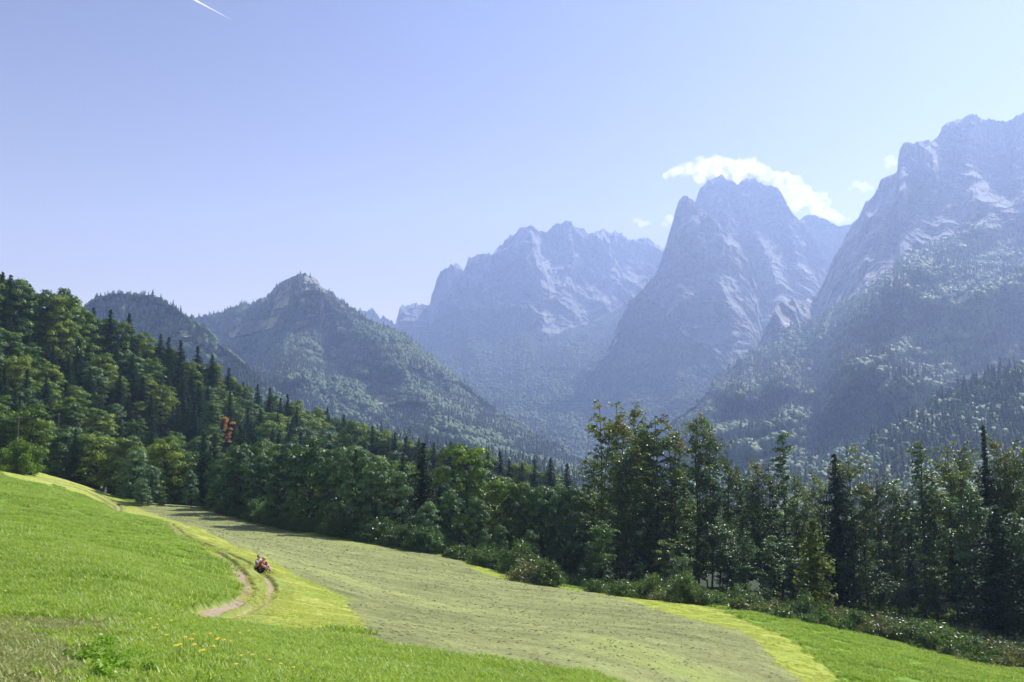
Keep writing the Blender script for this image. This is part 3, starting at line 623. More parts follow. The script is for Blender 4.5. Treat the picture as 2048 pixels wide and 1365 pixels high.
def leaves(c, nrm, size, asp, r_, up=None):
    """diamond leaves at c facing nrm"""
    m_ = len(c); t = r_.normal(size=(m_, 3)) if up is None else up + r_.normal(size=(m_, 3)) * .35
    nrm = nrm / (np.linalg.norm(nrm, axis=1)[:, None] + 1e-9); t = np.cross(nrm, t); t /= np.linalg.norm(t, axis=1)[:, None] + 1e-9; s = np.cross(nrm, t)
    size = np.broadcast_to(size, (m_,))[:, None]
    a = s * size; b_ = t * size * asp; fold = nrm * size * .25
    V = np.stack([c - a, c + b_ + fold * .6, c + a, c - b_ + fold * .6], 1).reshape(-1, 3)
    return V, np.arange(m_ * 4).reshape(-1, 4)
def rsph(n_, r_):
    v = r_.normal(size=(n_, 3)); return v / np.linalg.norm(v, axis=1)[:, None]
def beech(seed, H=18, Rr=5.2, nl=46, per=230, ls=.33, mat=None, low=.14, pointy=0.0, trunk_mat=None, irr=.22):
    r_ = np.random.default_rng(seed); parts = []
    lean = r_.normal(size=2) * .4
    tp = [(lean[0] * (z / H) ** 2, lean[1] * (z / H) ** 2, z) for z in np.linspace(0, H * .82, 8)]
    parts.append(tube(tp, np.linspace(.018 * H, .004 * H, 8), 7))
    Vs, Fs, tn = [], [], []
    k = 0
    for i in range(nl):
        u = (i + .5) / nl; zc = low + .05 + (.93 - low) * u; ang = i * 2.399 + r_.normal() * .3
        e = math.sqrt(max(0.02, 1 - ((zc - (.45 + low * .4)) / (.56 - low * .35)) ** 2)) if zc > .45 else (.72 + .28 * math.sin((zc - low) / (.45 - low + 1e-6) * 1.5708))
        e *= (1 - pointy * zc)
        rr = Rr * e * (.62 + irr * r_.normal() * .5 + .15 * r_.random()); lr = Rr * (.19 + .15 * r_.random())
        c = np.array([math.cos(ang) * rr + lean[0] * zc, math.sin(ang) * rr + lean[1] * zc, zc * H * (1 + .03 * r_.normal())])
        z0 = max(.1 * H, c[2] - rr * .9); parts.append(tube([(lean[0] * (z0 / H) ** 2, lean[1] * (z0 / H) ** 2, z0), tuple((c * [.5, .5, 1] + [0, 0, z0]) * [1, 1, .5]), tuple(c)], [.006 * H, .004 * H, .001 * H], 4))
        d = rsph(per, r_); d[:, 2] = np.abs(d[:, 2]) * .9 - .25 * r_.random(per)
        sub = 1 + .35 * np.sin(d[:, 0] * 5 + i) * np.cos(d[:, 1] * 5 + 2 * i)
        pos = c + d * (lr * sub * (.7 + .35 * r_.random(per)))[:, None] * np.array([1.15, 1.15, .85])
        nn = d * 1.25 + r_.normal(size=(per, 3)) * .42 + [0, 0, .25]
        V, Fq = leaves(pos, nn, ls * (.6 + .7 * r_.random(per)), .62, r_); Vs.append(V); Fs.append(Fq + k); k += len(V)
        tn.append(np.clip(.5 + .26 * r_.normal() + .2 * r_.normal(size=per), 0, 1))
    tm = mesh_from('beech_trunk', *join(parts), trunk_mat or M_BARK, True)
    cm = mesh_from('beech_crown', np.concatenate(Vs), np.concatenate(Fs), mat or M_BEECH, False, attrs={'tint': ('FACE', np.concatenate(tn))})
    return tm, cm, H
def spruce(seed, H=24, Rr=3.0, mat=None, bare=.05, density=1.0, droop=.35, topbare=0.0):
    r_ = np.random.default_rng(seed)
    tm = mesh_from('spruce_trunk', *tube([(r_.normal() * .04, r_.normal() * .04, z) for z in np.linspace(0, H * .985, 12)], np.linspace(.014 * H, .002 * H, 12), 7), M_BARK, True)
    Cs, Ns, Us, S, tn = [], [], [], [], []
    z = H * bare
    while z < H * .985:
        fr = z / H; rad = Rr * min(1.0, (1 - fr) * 2.1 + .02) ** .95 * (.8 + .35 * r_.random()) + .12
        if topbare and fr > topbare: rad *= .35
        nb = max(4, int((9 if fr < .8 else 6) * density))
        for q in range(nb):
            a = r_.random() * 6.283; L_ = rad * (.65 + .5 * r_.random()); ns = max(2, int(L_ / .42)); dr = droop * (1 - fr * .7)
            f = (np.arange(ns) + .6) / ns; rr = L_ * f
            zz = z - dr * rr + .22 * rr * f * dr * 1.5 + .15 * r_.normal()
            for _ in range(2):
                off = r_.normal(size=ns) * .16
                Cs.append(np.stack([np.cos(a) * rr - np.sin(a) * off, np.sin(a) * rr + np.cos(a) * off, zz + r_.normal(size=ns) * .1 - .12 * _], 1))
                Us.append(np.tile([math.cos(a), math.sin(a), -.3], (ns, 1))); nv = np.tile([-.3 * math.cos(a), -.3 * math.sin(a), 1.0], (ns, 1)) + r_.normal(size=(ns, 3)) * .5; Ns.append(nv)
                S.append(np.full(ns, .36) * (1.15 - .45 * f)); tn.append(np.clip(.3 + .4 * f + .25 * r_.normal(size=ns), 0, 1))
        z += .34 + .16 * r_.random() + .1 * (1 - fr)
    c = np.concatenate(Cs); u_ = np.concatenate(Us)
    V, Fq = leaves(c, np.concatenate(Ns), np.concatenate(S), .5, r_, up=np.cross(u_, [0, 0, 1.0]))
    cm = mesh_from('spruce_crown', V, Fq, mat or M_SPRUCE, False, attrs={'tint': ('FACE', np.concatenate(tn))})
    return tm, cm, H
def tall(seed, H=28, Rr=3.4, nlimb=30, low=.2, top_full=1.0, acc=.25, per=62, ls=.2, mat=None, fork=True, bark=None):
    """forest-grown tree: long bare-looking stem, ascending limbs carrying flat sprays of leaves with gaps"""
    r_ = np.random.default_rng(seed); parts = []; wob = r_.normal(size=(2, 3)) * [.35, .18, .1]
    def ax(z, k=0):
        f = z / H; return np.array([wob[0, 0] * math.sin(f * 3 + k) + wob[0, 1] * math.sin(f * 9) + k * f * f * 2.2, wob[1, 0] * math.sin(f * 3.4 + 1 + k) + wob[1, 1] * math.cos(f * 8) - k * f * .8, z])
    stems = [(0, 1.0)] + ([(1, .88)] if fork else [])
    for k_, hh in stems: parts.append(tube([ax(z, k_) for z in np.linspace(0 if k_ == 0 else H * .3, H * hh, 16)], np.linspace(.0085 * H if k_ == 0 else .005 * H, .0012 * H, 16), 7))
    Vs, Fs, tn, ac = [], [], [], []; k = 0
    for i in range(nlimb):
        f = low + (1 - low) * ((i + r_.random()) / nlimb) ** .85; f = min(f, .985); st = stems[r_.integers(len(stems))]; z0 = H * f * st[1]
        env = (.55 + .45 * sstep(low, .62, f)) * (1 - .75 * sstep(.78, 1.0, f) * (1.6 - top_full)); L_ = Rr * env * (.5 + .65 * r_.random()); a = r_.random() * 6.283; rise = .55 + .5 * f
        b0 = ax(z0, st[0]); tip = b0 + np.array([math.cos(a) * L_, math.sin(a) * L_, L_ * rise * .8]); mid = (b0 + tip) / 2 + [0, 0, .12 * L_]
        parts.append(tube([b0, mid, tip], [.0028 * H, .0018 * H, .0006 * H], 4))
        ns = 2 + int(L_ / .8)
        for s_ in range(ns):
            fs = (s_ + .9) / ns; c = (b0 + (tip - b0) * fs) + r_.normal(size=3) * [.35, .35, .18]
            sr = .28 + .5 * r_.random() ** 1.5 + .12 * (1 - fs); m_ = int(per * (.6 + .8 * r_.random()))
            aa_ = r_.random(m_) * 6.283; rr = sr * np.sqrt(r_.random(m_)); tilt = r_.normal(size=2) * .25
            pos = np.stack([c[0] + np.cos(aa_) * rr * 1.25, c[1] + np.sin(aa_) * rr * 1.25, c[2] + r_.normal(size=m_) * .09 + tilt[0] * np.cos(aa_) * rr + tilt[1] * np.sin(aa_) * rr - .18 * rr], 1)
            nn = np.tile([0, 0, 1.0], (m_, 1)) + r_.normal(size=(m_, 3)) * .55
            V, Fq = leaves(pos, nn, ls * (.55 + .7 * r_.random(m_)), .6, r_); Vs.append(V); Fs.append(Fq + k); k += len(V)
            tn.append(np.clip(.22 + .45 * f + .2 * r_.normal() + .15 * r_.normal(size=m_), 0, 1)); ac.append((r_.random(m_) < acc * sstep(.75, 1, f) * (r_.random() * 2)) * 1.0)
    tm = mesh_from('tall_trunk', *join(parts), bark or M_BARK, True)
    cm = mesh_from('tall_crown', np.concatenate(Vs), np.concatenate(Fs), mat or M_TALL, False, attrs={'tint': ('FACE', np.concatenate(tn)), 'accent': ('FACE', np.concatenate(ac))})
    return tm, cm, H
def bush(seed, H=3.0, Rr=1.9, n_=3600, ls=.11, mat=None, spiky=.5):
    r_ = np.random.default_rng(seed); st = []; Vs, Fs, tn = [], [], []; k = 0; nsh = 60
    for i in range(nsh):
        a = r_.random() * 6.283; b_ = math.acos(1 - r_.random() * .95); L_ = .75 + .4 * r_.random()
        tip = np.array([math.cos(a) * math.sin(b_) * Rr, math.sin(a) * math.sin(b_) * Rr, math.cos(b_) * H * .9 + .1 * H]) * L_
        st.append(tube([(tip[0] * .06, tip[1] * .06, 0), (tip[0] * .5, tip[1] * .5, tip[2] * .62), tuple(tip)], [.03, .018, .006], 4))
        m_ = n_ // nsh; f = .3 + .7 * r_.random(m_) ** .7; base = np.array([tip[0] * .5, tip[1] * .5, tip[2] * .62])
        pos = np.where(f[:, None] < .5, base * (f[:, None] * 2), base + (tip - base) * (f[:, None] * 2 - 1)) + r_.normal(size=(m_, 3)) * .17 * Rr / 1.9
        u_ = np.tile(tip / np.linalg.norm(tip), (m_, 1)); nn = u_ * .3 + r_.normal(size=(m_, 3))
        V, Fq = leaves(pos, nn, ls * (.7 + .7 * r_.random(m_)), .42, r_); Vs.append(V); Fs.append(Fq + k); k += len(V)
        tn.append(np.clip(.45 + .15 * r_.normal() + .3 * (f - .5) + .2 * r_.normal(size=m_), 0, 1))
    sm = mesh_from('bush_stems', *join(st), M_BARK, True)
    cm = mesh_from('bush_leaves', np.concatenate(Vs), np.concatenate(Fs), mat or M_BUSH, False, attrs={'tint': ('FACE', np.concatenate(tn))})
    return sm, cm, H
BEECH = [beech(10 + i, 18, 4.9 + .5 * (i % 3), 52 + 4 * (i % 3), 270, .25, [M_BEECH, M_BEECHY][i % 2], irr=.3) for i in range(6)]
EDGE = [beech(30 + i, 17, 4.9, 66, 330, .22, M_EDGE, low=-.02, irr=.4) for i in range(4)]
WILL = [beech(40 + i, 10, 3.4, 50, 260, .17, M_WILLOW, low=.05, pointy=.2, irr=.25) for i in range(2)]
SPR = [spruce(50 + i, 24, 3.9 + .35 * (i % 3), density=1.3) for i in range(5)]
SPRT = [spruce(58, 30, 3.6, bare=.1, topbare=.80, droop=.5), spruce(59, 14, 3.5, bare=.02, density=1.7, droop=.75)]
TALL = [tall(60 + i, 28, 3.1 + .5 * (i % 3), 58 + 6 * (i % 4), low=.14 + .06 * (i % 3), top_full=1.2 if i % 2 else .9, acc=[.35, .1, .2, 0, .15, .1, .35, 0][i], per=44, ls=.18) for i in range(8)]
SLIM = [tall(80 + i, 28, 1.7, 30, low=.30, top_full=.5, acc=0, per=55, fork=False, mat=M_EDGE) for i in range(2)]
YOUNG = [tall(90 + i, 12, 2.6, 26, low=.06, top_full=.8, acc=.05, per=56, ls=.17, mat=[M_EDGE, M_TALL, M_EDGE][i]) for i in range(3)]
GOLD = [spruce(97, 9, 2.1, mat=M_GOLD, bare=.04, density=1.2, droop=.55)]
AUT = [beech(99, 11, 2.6, 16, 90, .28, M_AUTUMN, low=.25, irr=.5)]
BUSH = [bush(100, 3.0, 1.9, 5200, .11), bush(101, 2.4, 1.8, 3600, .10), bush(102, 2.2, 1.9, 3600, .10), bush(103, 1.7, 1.6, 2600, .10)]
BUSHT = [bush(104, 6.2, 3.9, 11000, .20, M_EDGE)]; ROUND = bush(105, 6.2, 4.2, 16000, .19, M_BEECH)
def put(kind, proto, x, y, H, label, cat='tree', group=None, wid=1.0, rz=None, sink=.25, parts=('trunk', 'crown')):
    tm, cm, H0 = proto; s = H / H0
    z = float(ground_z(x, y)[0]) - sink
    e = empty(kind, (x, y, z), random.random() * 6.28 if rz is None else rz); e.scale = (s * wid, s * wid, s)
    tag(e, label, cat, group)
    for nm, me in zip(parts, (tm, cm)): link(bpy.data.objects.new(nm, me), e)
    return e
def put_px(kind, proto, px, d, top, label, group=None, wid=1.0, cat='tree', parts=('trunk', 'crown')):
    x, y, zt = P(px, top, d); z = float(ground_z(x, y)[0])
    return put(kind, proto, x, y, max(1.0, zt - z + .25), label, cat, group, wid, parts=parts)
SKYL = [(-200,500),(0,548),(60,572),(130,600),(190,628),(225,640),(300,668),(350,690),(400,712),(430,728),(460,748),(510,775),(545,790),(600,806),(660,822),(700,836),(750,856),(800,874),(850,886),(900,900),(950,908),(1000,918),(1050,930),(1100,938),(1150,958),(1200,975)]
RIDG = [(-300,330),(0,330),(250,360),(450,380),(600,400),(800,420),(1000,430),(1200,430)]
occ = np.full(1600, 2000.0)     # what the trees placed so far already hide (for x = -200 .. 1400)
taken = []
def cover(px, d, top, halfw):
    a = int(px - halfw * .75 * F / d) + 200; b_ = int(px + halfw * .75 * F / d) + 200; a = max(a, 0)
    if b_ > a: occ[a:b_] = np.minimum(occ[a:b_], top + .18 * 18 * F / d)
# skyline spruces, each on its own
ordn = ['first', 'second', 'third', 'fourth', 'fifth', 'sixth', 'seventh', 'eighth', 'ninth', 'tenth', 'eleventh', 'twelfth']
sky = [(6,541,'tip of a dark spruce at the upper end of the left skyline'),(22,545,'second dark spruce from the upper end of the left skyline'),(60,566,'dark spruce on the left skyline beside a green beech crown'),
 (188,613,'pointed spruce on the skyline just right of the bare round beech'),(222,616,'tall dark spruce on the skyline left of the layered one'),(259,624,'dark spruce with layered branches standing free on the left skyline'),
 (322,664,'slim spruce on the skyline below the wooded hill top'),(338,672,'spruce close behind the slim one on the descending skyline'),(362,678,'broad dark spruce on the skyline before the light grass clearings'),(396,690,'dark spruce on the skyline in front of the light grass clearings'),
 (425,706,'separate pointed spruce on the skyline below the clearings'),(458,732,'small spruce tip on the skyline after the separate pointed one'),(516,766,'first small spruce of the pair halfway down the skyline'),(540,772,'second small spruce of the pair halfway down the skyline'),
 (575,786,'low dark spruce on the skyline past the small pair'),(655,812,'small dark spruce at the middle of the long skyline'),(688,826,'spruce tip on the skyline above the deciduous edge'),(745,850,'spruce tip on the skyline above the pale front trees'),
 (790,862,'spruce on the skyline left of the big dark spruce'),(812,870,'spruce on the skyline directly beside the big dark spruce'),(838,876,'slender spruce rising above the tree edge in the middle'),(868,880,'slender spruce right behind the large round beech'),(902,882,'single spruce tip over the large round beech'),
 (975,898,'spruce just right of the large round beech'),(1000,900,'tall narrow spruce right of the large round beech'),(1018,914,'short spruce in the row before the valley'),(1045,925,'faint small spruce in the row before the valley'),(1069,916,'second last but two of the row of spruces before the valley'),
 (1101,912,'sharp dark spruce second from the end of the row'),(1134,924,'last dark spruce at the end of the row before the valley')]
for i, (px, top, lb) in enumerate(sky):
    d = float(pl(RIDG, px)) - (6 if px < 700 else 90 + (px - 700) * .18); x, y, zt = P(px, top, d); z = float(ground_z(x, y)[0]); H = zt - z
    put('spruce_tree', SPR[i % 5], x, y, max(6, H), lb, 'spruce', 'spruces along the skyline of the left slope', wid=min(1.5, max(1.0, 13 / max(6, H))))
    taken.append((x, y, 5.0))
# trees that stand out along the field edge and on the slope
HERO = [('bush_tree', 'T', 45, 207, 884, 'round dark green tree standing alone at the left meadow edge', 1.0),
 ('willow_tree', WILL[0], 268, 212, 904, 'tall pale grey-green willow at the meadow edge left of the dark wood', .95), ('willow_tree', WILL[1], 301, 204, 934, 'shorter pale willow leaning against the tall grey-green one', .9),
 ('willow_tree', WILL[1], 287, 200, 962, 'low yellowish willow in front of the two pale ones', 1.1), ('willow_tree', WILL[0], 384, 203, 944, 'small slim pale tree alone before the dark wood', .75),
 ('small_tree', WILL[1], 200, 228, 953, 'small pale bush tree in the shade near the two walkers', 1.0), ('small_tree', EDGE[1], 322, 203, 984, 'dull olive shrub tree right of the low yellowish willow', 1.4),
 ('maple_tree', EDGE[0], 440, 196, 925, 'grey-green tree at the far corner of the hay field', .9), ('maple_tree', EDGE[1], 478, 188, 898, 'bushy tree at the hay field corner, crown catching the light', .95), ('maple_tree', EDGE[2], 530, 182, 912, 'broad low crown right of the bushy corner tree', 1.05),
 ('maple_tree', EDGE[3], 575, 168, 893, 'dense grey-green tree at the back edge of the hay field', .9), ('maple_tree', EDGE[0], 622, 163, 884, 'largest glossy crown on the back edge of the hay field', .95), ('maple_tree', EDGE[1], 672, 160, 902, 'rounded glossy crown right of the largest edge tree', .8),
 ('maple_tree', EDGE[2], 712, 154, 896, 'tall glossy tree with lit right side above the hay field', .8), ('maple_tree', EDGE[3], 752, 151, 930, 'narrow pale-lit tree left of the silvery willow', .75), ('maple_tree', EDGE[1], 790, 152, 950, 'low dark tree behind the silvery willow', .9),
 ('willow_tree', WILL[0], 852, 143, 1008, 'silvery willow with bright leaves at the hay field edge', 1.0), ('willow_tree', WILL[1], 826, 147, 1035, 'small willow half hidden behind the silvery one', 1.0),
 ('spruce_tree', SPR[1], 846, 160, 880, 'big dark spruce in the middle of the tree edge', 1.15), ('spruce_tree', SPR[2], 806, 170, 905, 'dark spruce left behind the big one in the tree edge', 1.0),
 ('beech_tree', BEECH[0], 936, 156, 893, 'large round dark beech, tallest broad crown of the tree edge', 1.05), ('beech_tree', BEECH[3], 985, 150, 962, 'bright green beech in front of the spruce row', .8), ('beech_tree', BEECH[4], 1040, 148, 972, 'light green beech in front of the spruce row', .85),
 ('maple_tree', EDGE[2], 1085, 146, 975, 'loose light green tree before the last spruces', .8), ('maple_tree', EDGE[0], 1130, 143, 985, 'loose grey-green tree beside the tall beech group', .8), ('maple_tree', EDGE[3], 900, 146, 985, 'dark bushy tree below the large round beech', .8), ('maple_tree', EDGE[1], 955, 141, 1000, 'dark tree behind the bushes where the hay field ends', .8),
 ('spruce_tree', SPR[0], 880, 150, 965, 'slim half-hidden spruce below the large round beech', .9), ('small_tree', EDGE[2], 1000, 133, 1052, 'small dark conical tree behind the roadside bushes', .7), ('small_tree', EDGE[0], 1063, 131, 1066, 'small rounded tree between bushes and dark wood', .8),
 ('beech_tree', AUT[0], 455, 232, 836, 'orange autumn tree glowing in the dark slope wood', .8),
 ('spruce_tree', SPR[3], 8, 235, 855, 'green spruce cut by the left edge above the round tree', 1.0),
 ('beech_tree', BEECH[2], 125, 316, 588, 'round-topped beech with thin twigs on the left skyline', .9), ('beech_tree', BEECH[5], 35, 262, 715, 'yellow-green beech at the left edge, halfway up the slope', .95),
 ('beech_tree', BEECH[1], 300, 290, 690, 'bright beech crown below the free-standing layered spruce', .9), ('beech_tree', BEECH[5], 375, 262, 728, 'sunlit yellowish beech crown in the middle of the slope', 1.1), ('beech_tree', BEECH[2], 300, 255, 722, 'spreading yellow-green beech in the middle of the slope', 1.1)]
def fit_d(px, top, H, d0, d1):
    """distance at which a tree of height H on this slope reaches the picture row"""
    dd = np.linspace(d0, d1, 60); a, b_, c = ray(px, top); z = ground_z(a * dd, b_ * dd); e_ = np.abs(c * dd - z - H); return float(dd[int(np.argmin(e_))])
for kn, pr, px, d, top, lb, wd in HERO:
    if d > 216 and pr != 'T': d = fit_d(px, top, 12 if pr is AUT[0] else 16, 225, float(pl(RIDG, px)))
    if pr is AUT[0]: AUT_D = d
    x, y, zt = P(px, top, d)
    if pr == 'T': put_px(kn, ROUND, px, d, top, lb, None, wd)
    else: put_px(kn, pr, px, d, top, lb, None, wd, 'spruce' if 'spruce' in kn else 'tree')
    taken.append((x, y, 5.5 if d > 200 else 4.5)); cover(px, d, top, 4)
def zone(px, py):
    h = 'at the left edge' if px < 110 else 'above the two walkers' if px < 230 else 'above the pale willows' if px < 370 else 'around the orange autumn tree' if px < 520 else 'above the glossy edge trees' if px < 680 else 'left of the big dark spruce' if px < 840 else 'around the large round beech' if px < 980 else 'behind the last spruces'
    sk = float(pl(SKYL, px)); ed = float(np.interp(px, [p[0] for p in FORESTEDGE], [p[1] for p in FORESTEDGE]))
    f = (py - sk) / (ed - sk); v = 'just below the skyline' if f < .2 else 'high up' if f < .4 else 'halfway down' if f < .62 else 'low in the shade'
    return v, h
for i, px in enumerate(np.arange(-140, 1150, 17.0)):
    px = px + random.uniform(-6, 6); d = float(pl(RIDG, px)) - (2 if px < 700 else 85 + (px - 700) * .18) + random.uniform(-6, 8); top = float(pl(SKYL, px)) + random.uniform(1, 15); x, y, zt = P(px, top, d); z = float(ground_z(x, y)[0])
    if any((x - u) ** 2 + (y - v) ** 2 < 9 for u, v, q in taken): continue
    v, h = zone(px, top - 20); k_ = i % 6; H = zt - z
    put('skyline_tree', BEECH[k_], x, y, max(5, H), 'leafy tree forming the skyline, ' + h, 'tree', 'leafy trees on the skyline ' + h, wid=float(np.clip(11 / max(H, 5), .8, 1.7))); taken.append((x, y, 3.0))
for i, px in enumerate(np.arange(425, 900, 16.0)):
    px = px + random.uniform(-5, 5); d = float(np.interp(px, [430, 600, 890], [192, 156, 134])) + random.uniform(1, 5); x, y, _ = P(px, 1000, d)
    put('bush', [(BUSHT[0][0], BUSHT[0][1], 6.2), BUSH[0]][i % 2], x, y, random.uniform(2.2, 4.6), 'dark shrub filling the foot of the trees behind the hay field', 'bush', 'shrubs along the back edge of the hay field', wid=random.uniform(.9, 1.3), parts=('stems', 'foliage'))
r_ = np.random.default_rng(21)
cand = []
for _ in range(60000):
    px = r_.uniform(-190, 1210); ed = float(np.interp(px, [-200, 0, 250, 430, 600, 890, 1200], [238, 236, 230, 207, 168, 152, 148])); rd = float(pl(RIDG, px)) + 8
    d = ed + (rd - ed) * r_.random() ** .8
    if r_.random() > d / 420: continue
    cand.append((px, d))
grid = {}
for x, y, rr in taken: grid.setdefault((int(x // 10), int(y // 10)), []).append((x, y, rr * .8))
acc = []
for px, d in cand:
    a, b_, c = ray(px, 900); x, y = float(a * d), float(b_ * d); gx, gy = int(x // 10), int(y // 10); sp = 5.6 if px < 620 else 7.2 if px < 850 else 9.5
    if any((x - u) ** 2 + (y - v) ** 2 < (max(sp, q)) ** 2 for i in (-1, 0, 1) for j in (-1, 0, 1) for u, v, q in grid.get((gx + i, gy + j), ())): continue
    grid.setdefault((gx, gy), []).append((x, y, sp)); acc.append((d, px, x, y))
acc.sort(); gz = ground_z([a[2] for a in acc], [a[3] for a in acc]); nS = nB = 0
for (d, px, x, y), z in zip(acc, gz):
    zn = float(fbm(np.array([x / 45]), np.array([y / 45]), np.array([2.0]), 2)[0]); near_ridge = d / float(pl(RIDG, px))
    isS = r_.random() < np.clip(.30 + zn * 1.3 + (.1 if near_ridge > .82 else 0) - (.15 if px > 430 and d < 300 else 0), .05, .85)
    H = r_.uniform(13, 20) if isS else r_.uniform(9.5, 15.5)
    if d < 175: H *= .8
    top = 861 - (z + H) / d * F / math.cos(0)   # close enough to the picture row for the height limits
    pxx, top = to_px(x, y, z + H); sk = float(pl(SKYL, px)) + r_.uniform(0, 10)
    if top < sk: H = max(4.5, H - (sk - top) * d / F); pxx, top = to_px(x, y, z + H)
    a_ = int(np.clip(px - 3 * F / d + 200, 0, 1598)); b2 = int(np.clip(px + 3 * F / d + 200, a_ + 1, 1599))
    if occ[a_:b2].max() < top + (4 if px < 620 else 7): continue
    if isS and nS >= 265: isS = False
    if abs(px - 455) < 24 and top < 896 and d < AUT_D + 4: continue
    v, h = zone(px, top)
    if isS:
        e = put('spruce_tree', SPR[r_.integers(5)], x, y, H, 'dark spruce %s, %s' % (v, h), 'spruce', 'spruces %s %s' % (v, h), wid=r_.uniform(.9, 1.25)); nS += 1; cover(px, d, top, 1.6)
    else:
        if nB >= 262: continue
        k_ = r_.integers(8) if d > 190 else 6 + r_.integers(2); tone = 'grey-green' if k_ > 5 else ('mid-green', 'yellow-green')[k_ % 2]
        e = put('beech_tree' if k_ < 6 else 'maple_tree', (BEECH + EDGE[:2])[k_], x, y, H, '%s %s %s, %s' % (tone, 'beech' if k_ < 6 else 'maple', v, h), 'tree', '%s %s %s %s' % (tone, 'beeches' if k_ < 6 else 'maples', v, h), wid=r_.uniform(.95, 1.3) * (1.0 if H > 10 else 1.2)); nB += k_ < 6; cover(px, d, top, 2.8)
print('hill trees', len(acc), nS, nB)

# tall open wood at the right
RT = [(1203,139,806,'T',0,'tall beech with orange tip, leftmost of the high group',.8),(1232,137,810,'T',6,'highest beech, pale yellow top above the valley',.9),(1272,141,826,'T',2,'high beech with thin stem just right of the highest',.85),
 (1308,136,834,'T',0,'high beech with broad orange and yellow crown',1.25),(1338,140,848,'T',6,'beech leaning right from the high group with yellow sprays',1.1),(1290,134,850,'T',3,'dark-stemmed beech inside the high group',.9),(1186,143,925,'T',1,'lower dark beech at the left foot of the high group',1.2),
 (1252,130,900,'T',5,'shorter dark beech in front of the high group',1.1),(1372,143,930,'T',1,'thin beech filling the gap right of the high group',.8),(1392,136,842,'T',1,'twin-stemmed green beech right of the high group',.85),(1418,138,850,'T',3,'second stem of the green pair right of the high group',.8),
 (1455,141,890,'T',4,'slim yellowish beech after the green pair',.7),(1482,137,952,'T',5,'low beech left of the slim columnar tree',.9),(1512,134,932,'T',2,'yellow-topped beech left of the slim columnar tree',.9),(1538,136,926,'T',4,'light beech touching the slim columnar tree',.85),
 (1562,129,866,'S',0,'slim columnar tree with long bare stem and dark tuft',1.1),(1590,133,960,'T',7,'low loose beech right of the slim columnar tree',.8),(1612,136,985,'T',1,'low beech in the dip of the tree line',.9),(1640,133,962,'T',5,'beech left of the orange-tipped tree',.8),
 (1668,128,900,'P',1,'dark spruce beside the orange-tipped beech',.8),(1694,131,893,'T',0,'orange-tipped beech standing above its neighbours',.95),(1722,132,948,'T',6,'beech directly right of the orange-tipped one',.9),(1752,131,945,'T',4,'rounded beech in the middle of the right wood',.95),
 (1785,133,962,'T',3,'dark beech in the middle of the right wood',.9),(1812,135,985,'T',1,'low beech left of the bare narrow tree',.85),(1838,128,886,'S',1,'narrow tall tree with tufted top, right half of the wood',1.15),(1862,131,950,'T',7,'low beech right of the narrow tufted tree',.9),
 (1896,127,893,'T',4,'tall light-leaved beech with visible limbs',.9),(1922,130,905,'T',5,'light beech left of the tall dark spruce',.8),(1966,125,846,'Q',0,'tall dark spruce with thin bare top above the right wood',.9),(1996,129,890,'T',2,'yellow-green beech right of the tall dark spruce',.8),
 (2024,127,884,'T',6,'yellow beech near the right edge',.85),(2050,126,900,'T',3,'beech cut by the right edge',.9),(2090,130,890,'T',1,'beech just past the right edge',.9),(1950,118,1000,'Y',0,'young beech left of the drooping dark spruce',1.0),
 (1990,110,1010,'D',1,'drooping dense dark spruce near the right edge',1.0),(1625,113,1042,'G',0,'small golden-green conifer at the front of the wood',1.0),(2040,112,1040,'Y',2,'young tree at the right edge behind the brush',1.0)]
for px, d, top, k_, i, lb, wd in RT:
    pr = {'T': TALL, 'S': SLIM, 'P': SPR, 'Q': SPRT, 'D': SPRT, 'Y': YOUNG, 'G': GOLD}[k_][i]
    if k_ in 'TSY': wd = wd * .98
    kn = {'T': 'slender_tree', 'S': 'columnar_tree', 'P': 'spruce_tree', 'Q': 'spruce_tree', 'D': 'spruce_tree', 'Y': 'young_tree', 'G': 'conifer'}[k_]
    put_px(kn, pr, px, d, top, lb, None, wd, 'spruce' if kn == 'spruce_tree' else 'tree')
PROF = [(1130,990),(1180,960),(1230,925),(1320,905),(1360,935),(1440,930),(1480,965),(1560,955),(1600,1003),(1650,970),(1720,965),(1800,1003),(1850,960),(1900,930),(2048,925),(2300,910)]
r_ = np.random.default_rng(5); n_y = 0; pts = []
for row, (dd, cnt, hlo, hhi) in enumerate([(127, 26, 110, 190), (146, 24, 40, 100), (158, 26, 40, 110), (172, 26, 45, 110), (190, 24, 50, 120)]):
    for i in range(cnt):
        px = 1150 + (i + r_.random()) / cnt * 1150; d = dd + r_.uniform(-5, 5); top = float(pl(PROF, px)) + r_.uniform(hlo, hhi)
        seg = 'behind the high beech group' if px < 1370 else 'left of the slim columnar tree' if px < 1560 else 'near the small golden conifer' if px < 1680 else 'behind its middle part' if px < 1850 else 'around the tall bare-topped spruce' if px < 2048 else 'past the right edge of the view'
        if row == 0: put_px('young_tree', YOUNG[r_.integers(3)], px, d - 6, max(top, 1040 + r_.uniform(0, 90)), 'young light-leaved tree in the shade, ' + seg, 'young trees ' + seg, 1.25)
        elif r_.random() < .22: put_px('spruce_tree', SPR[r_.integers(5)], px, d, top, 'dark spruce deeper in the right wood, ' + seg, 'spruces ' + seg, 1.1, 'spruce')
        else: put_px('slender_tree', (TALL + BEECH[:3])[r_.integers(11)], px, d, top, 'half-hidden beech deeper in the right wood, ' + seg, 'beeches ' + seg, 1.2)
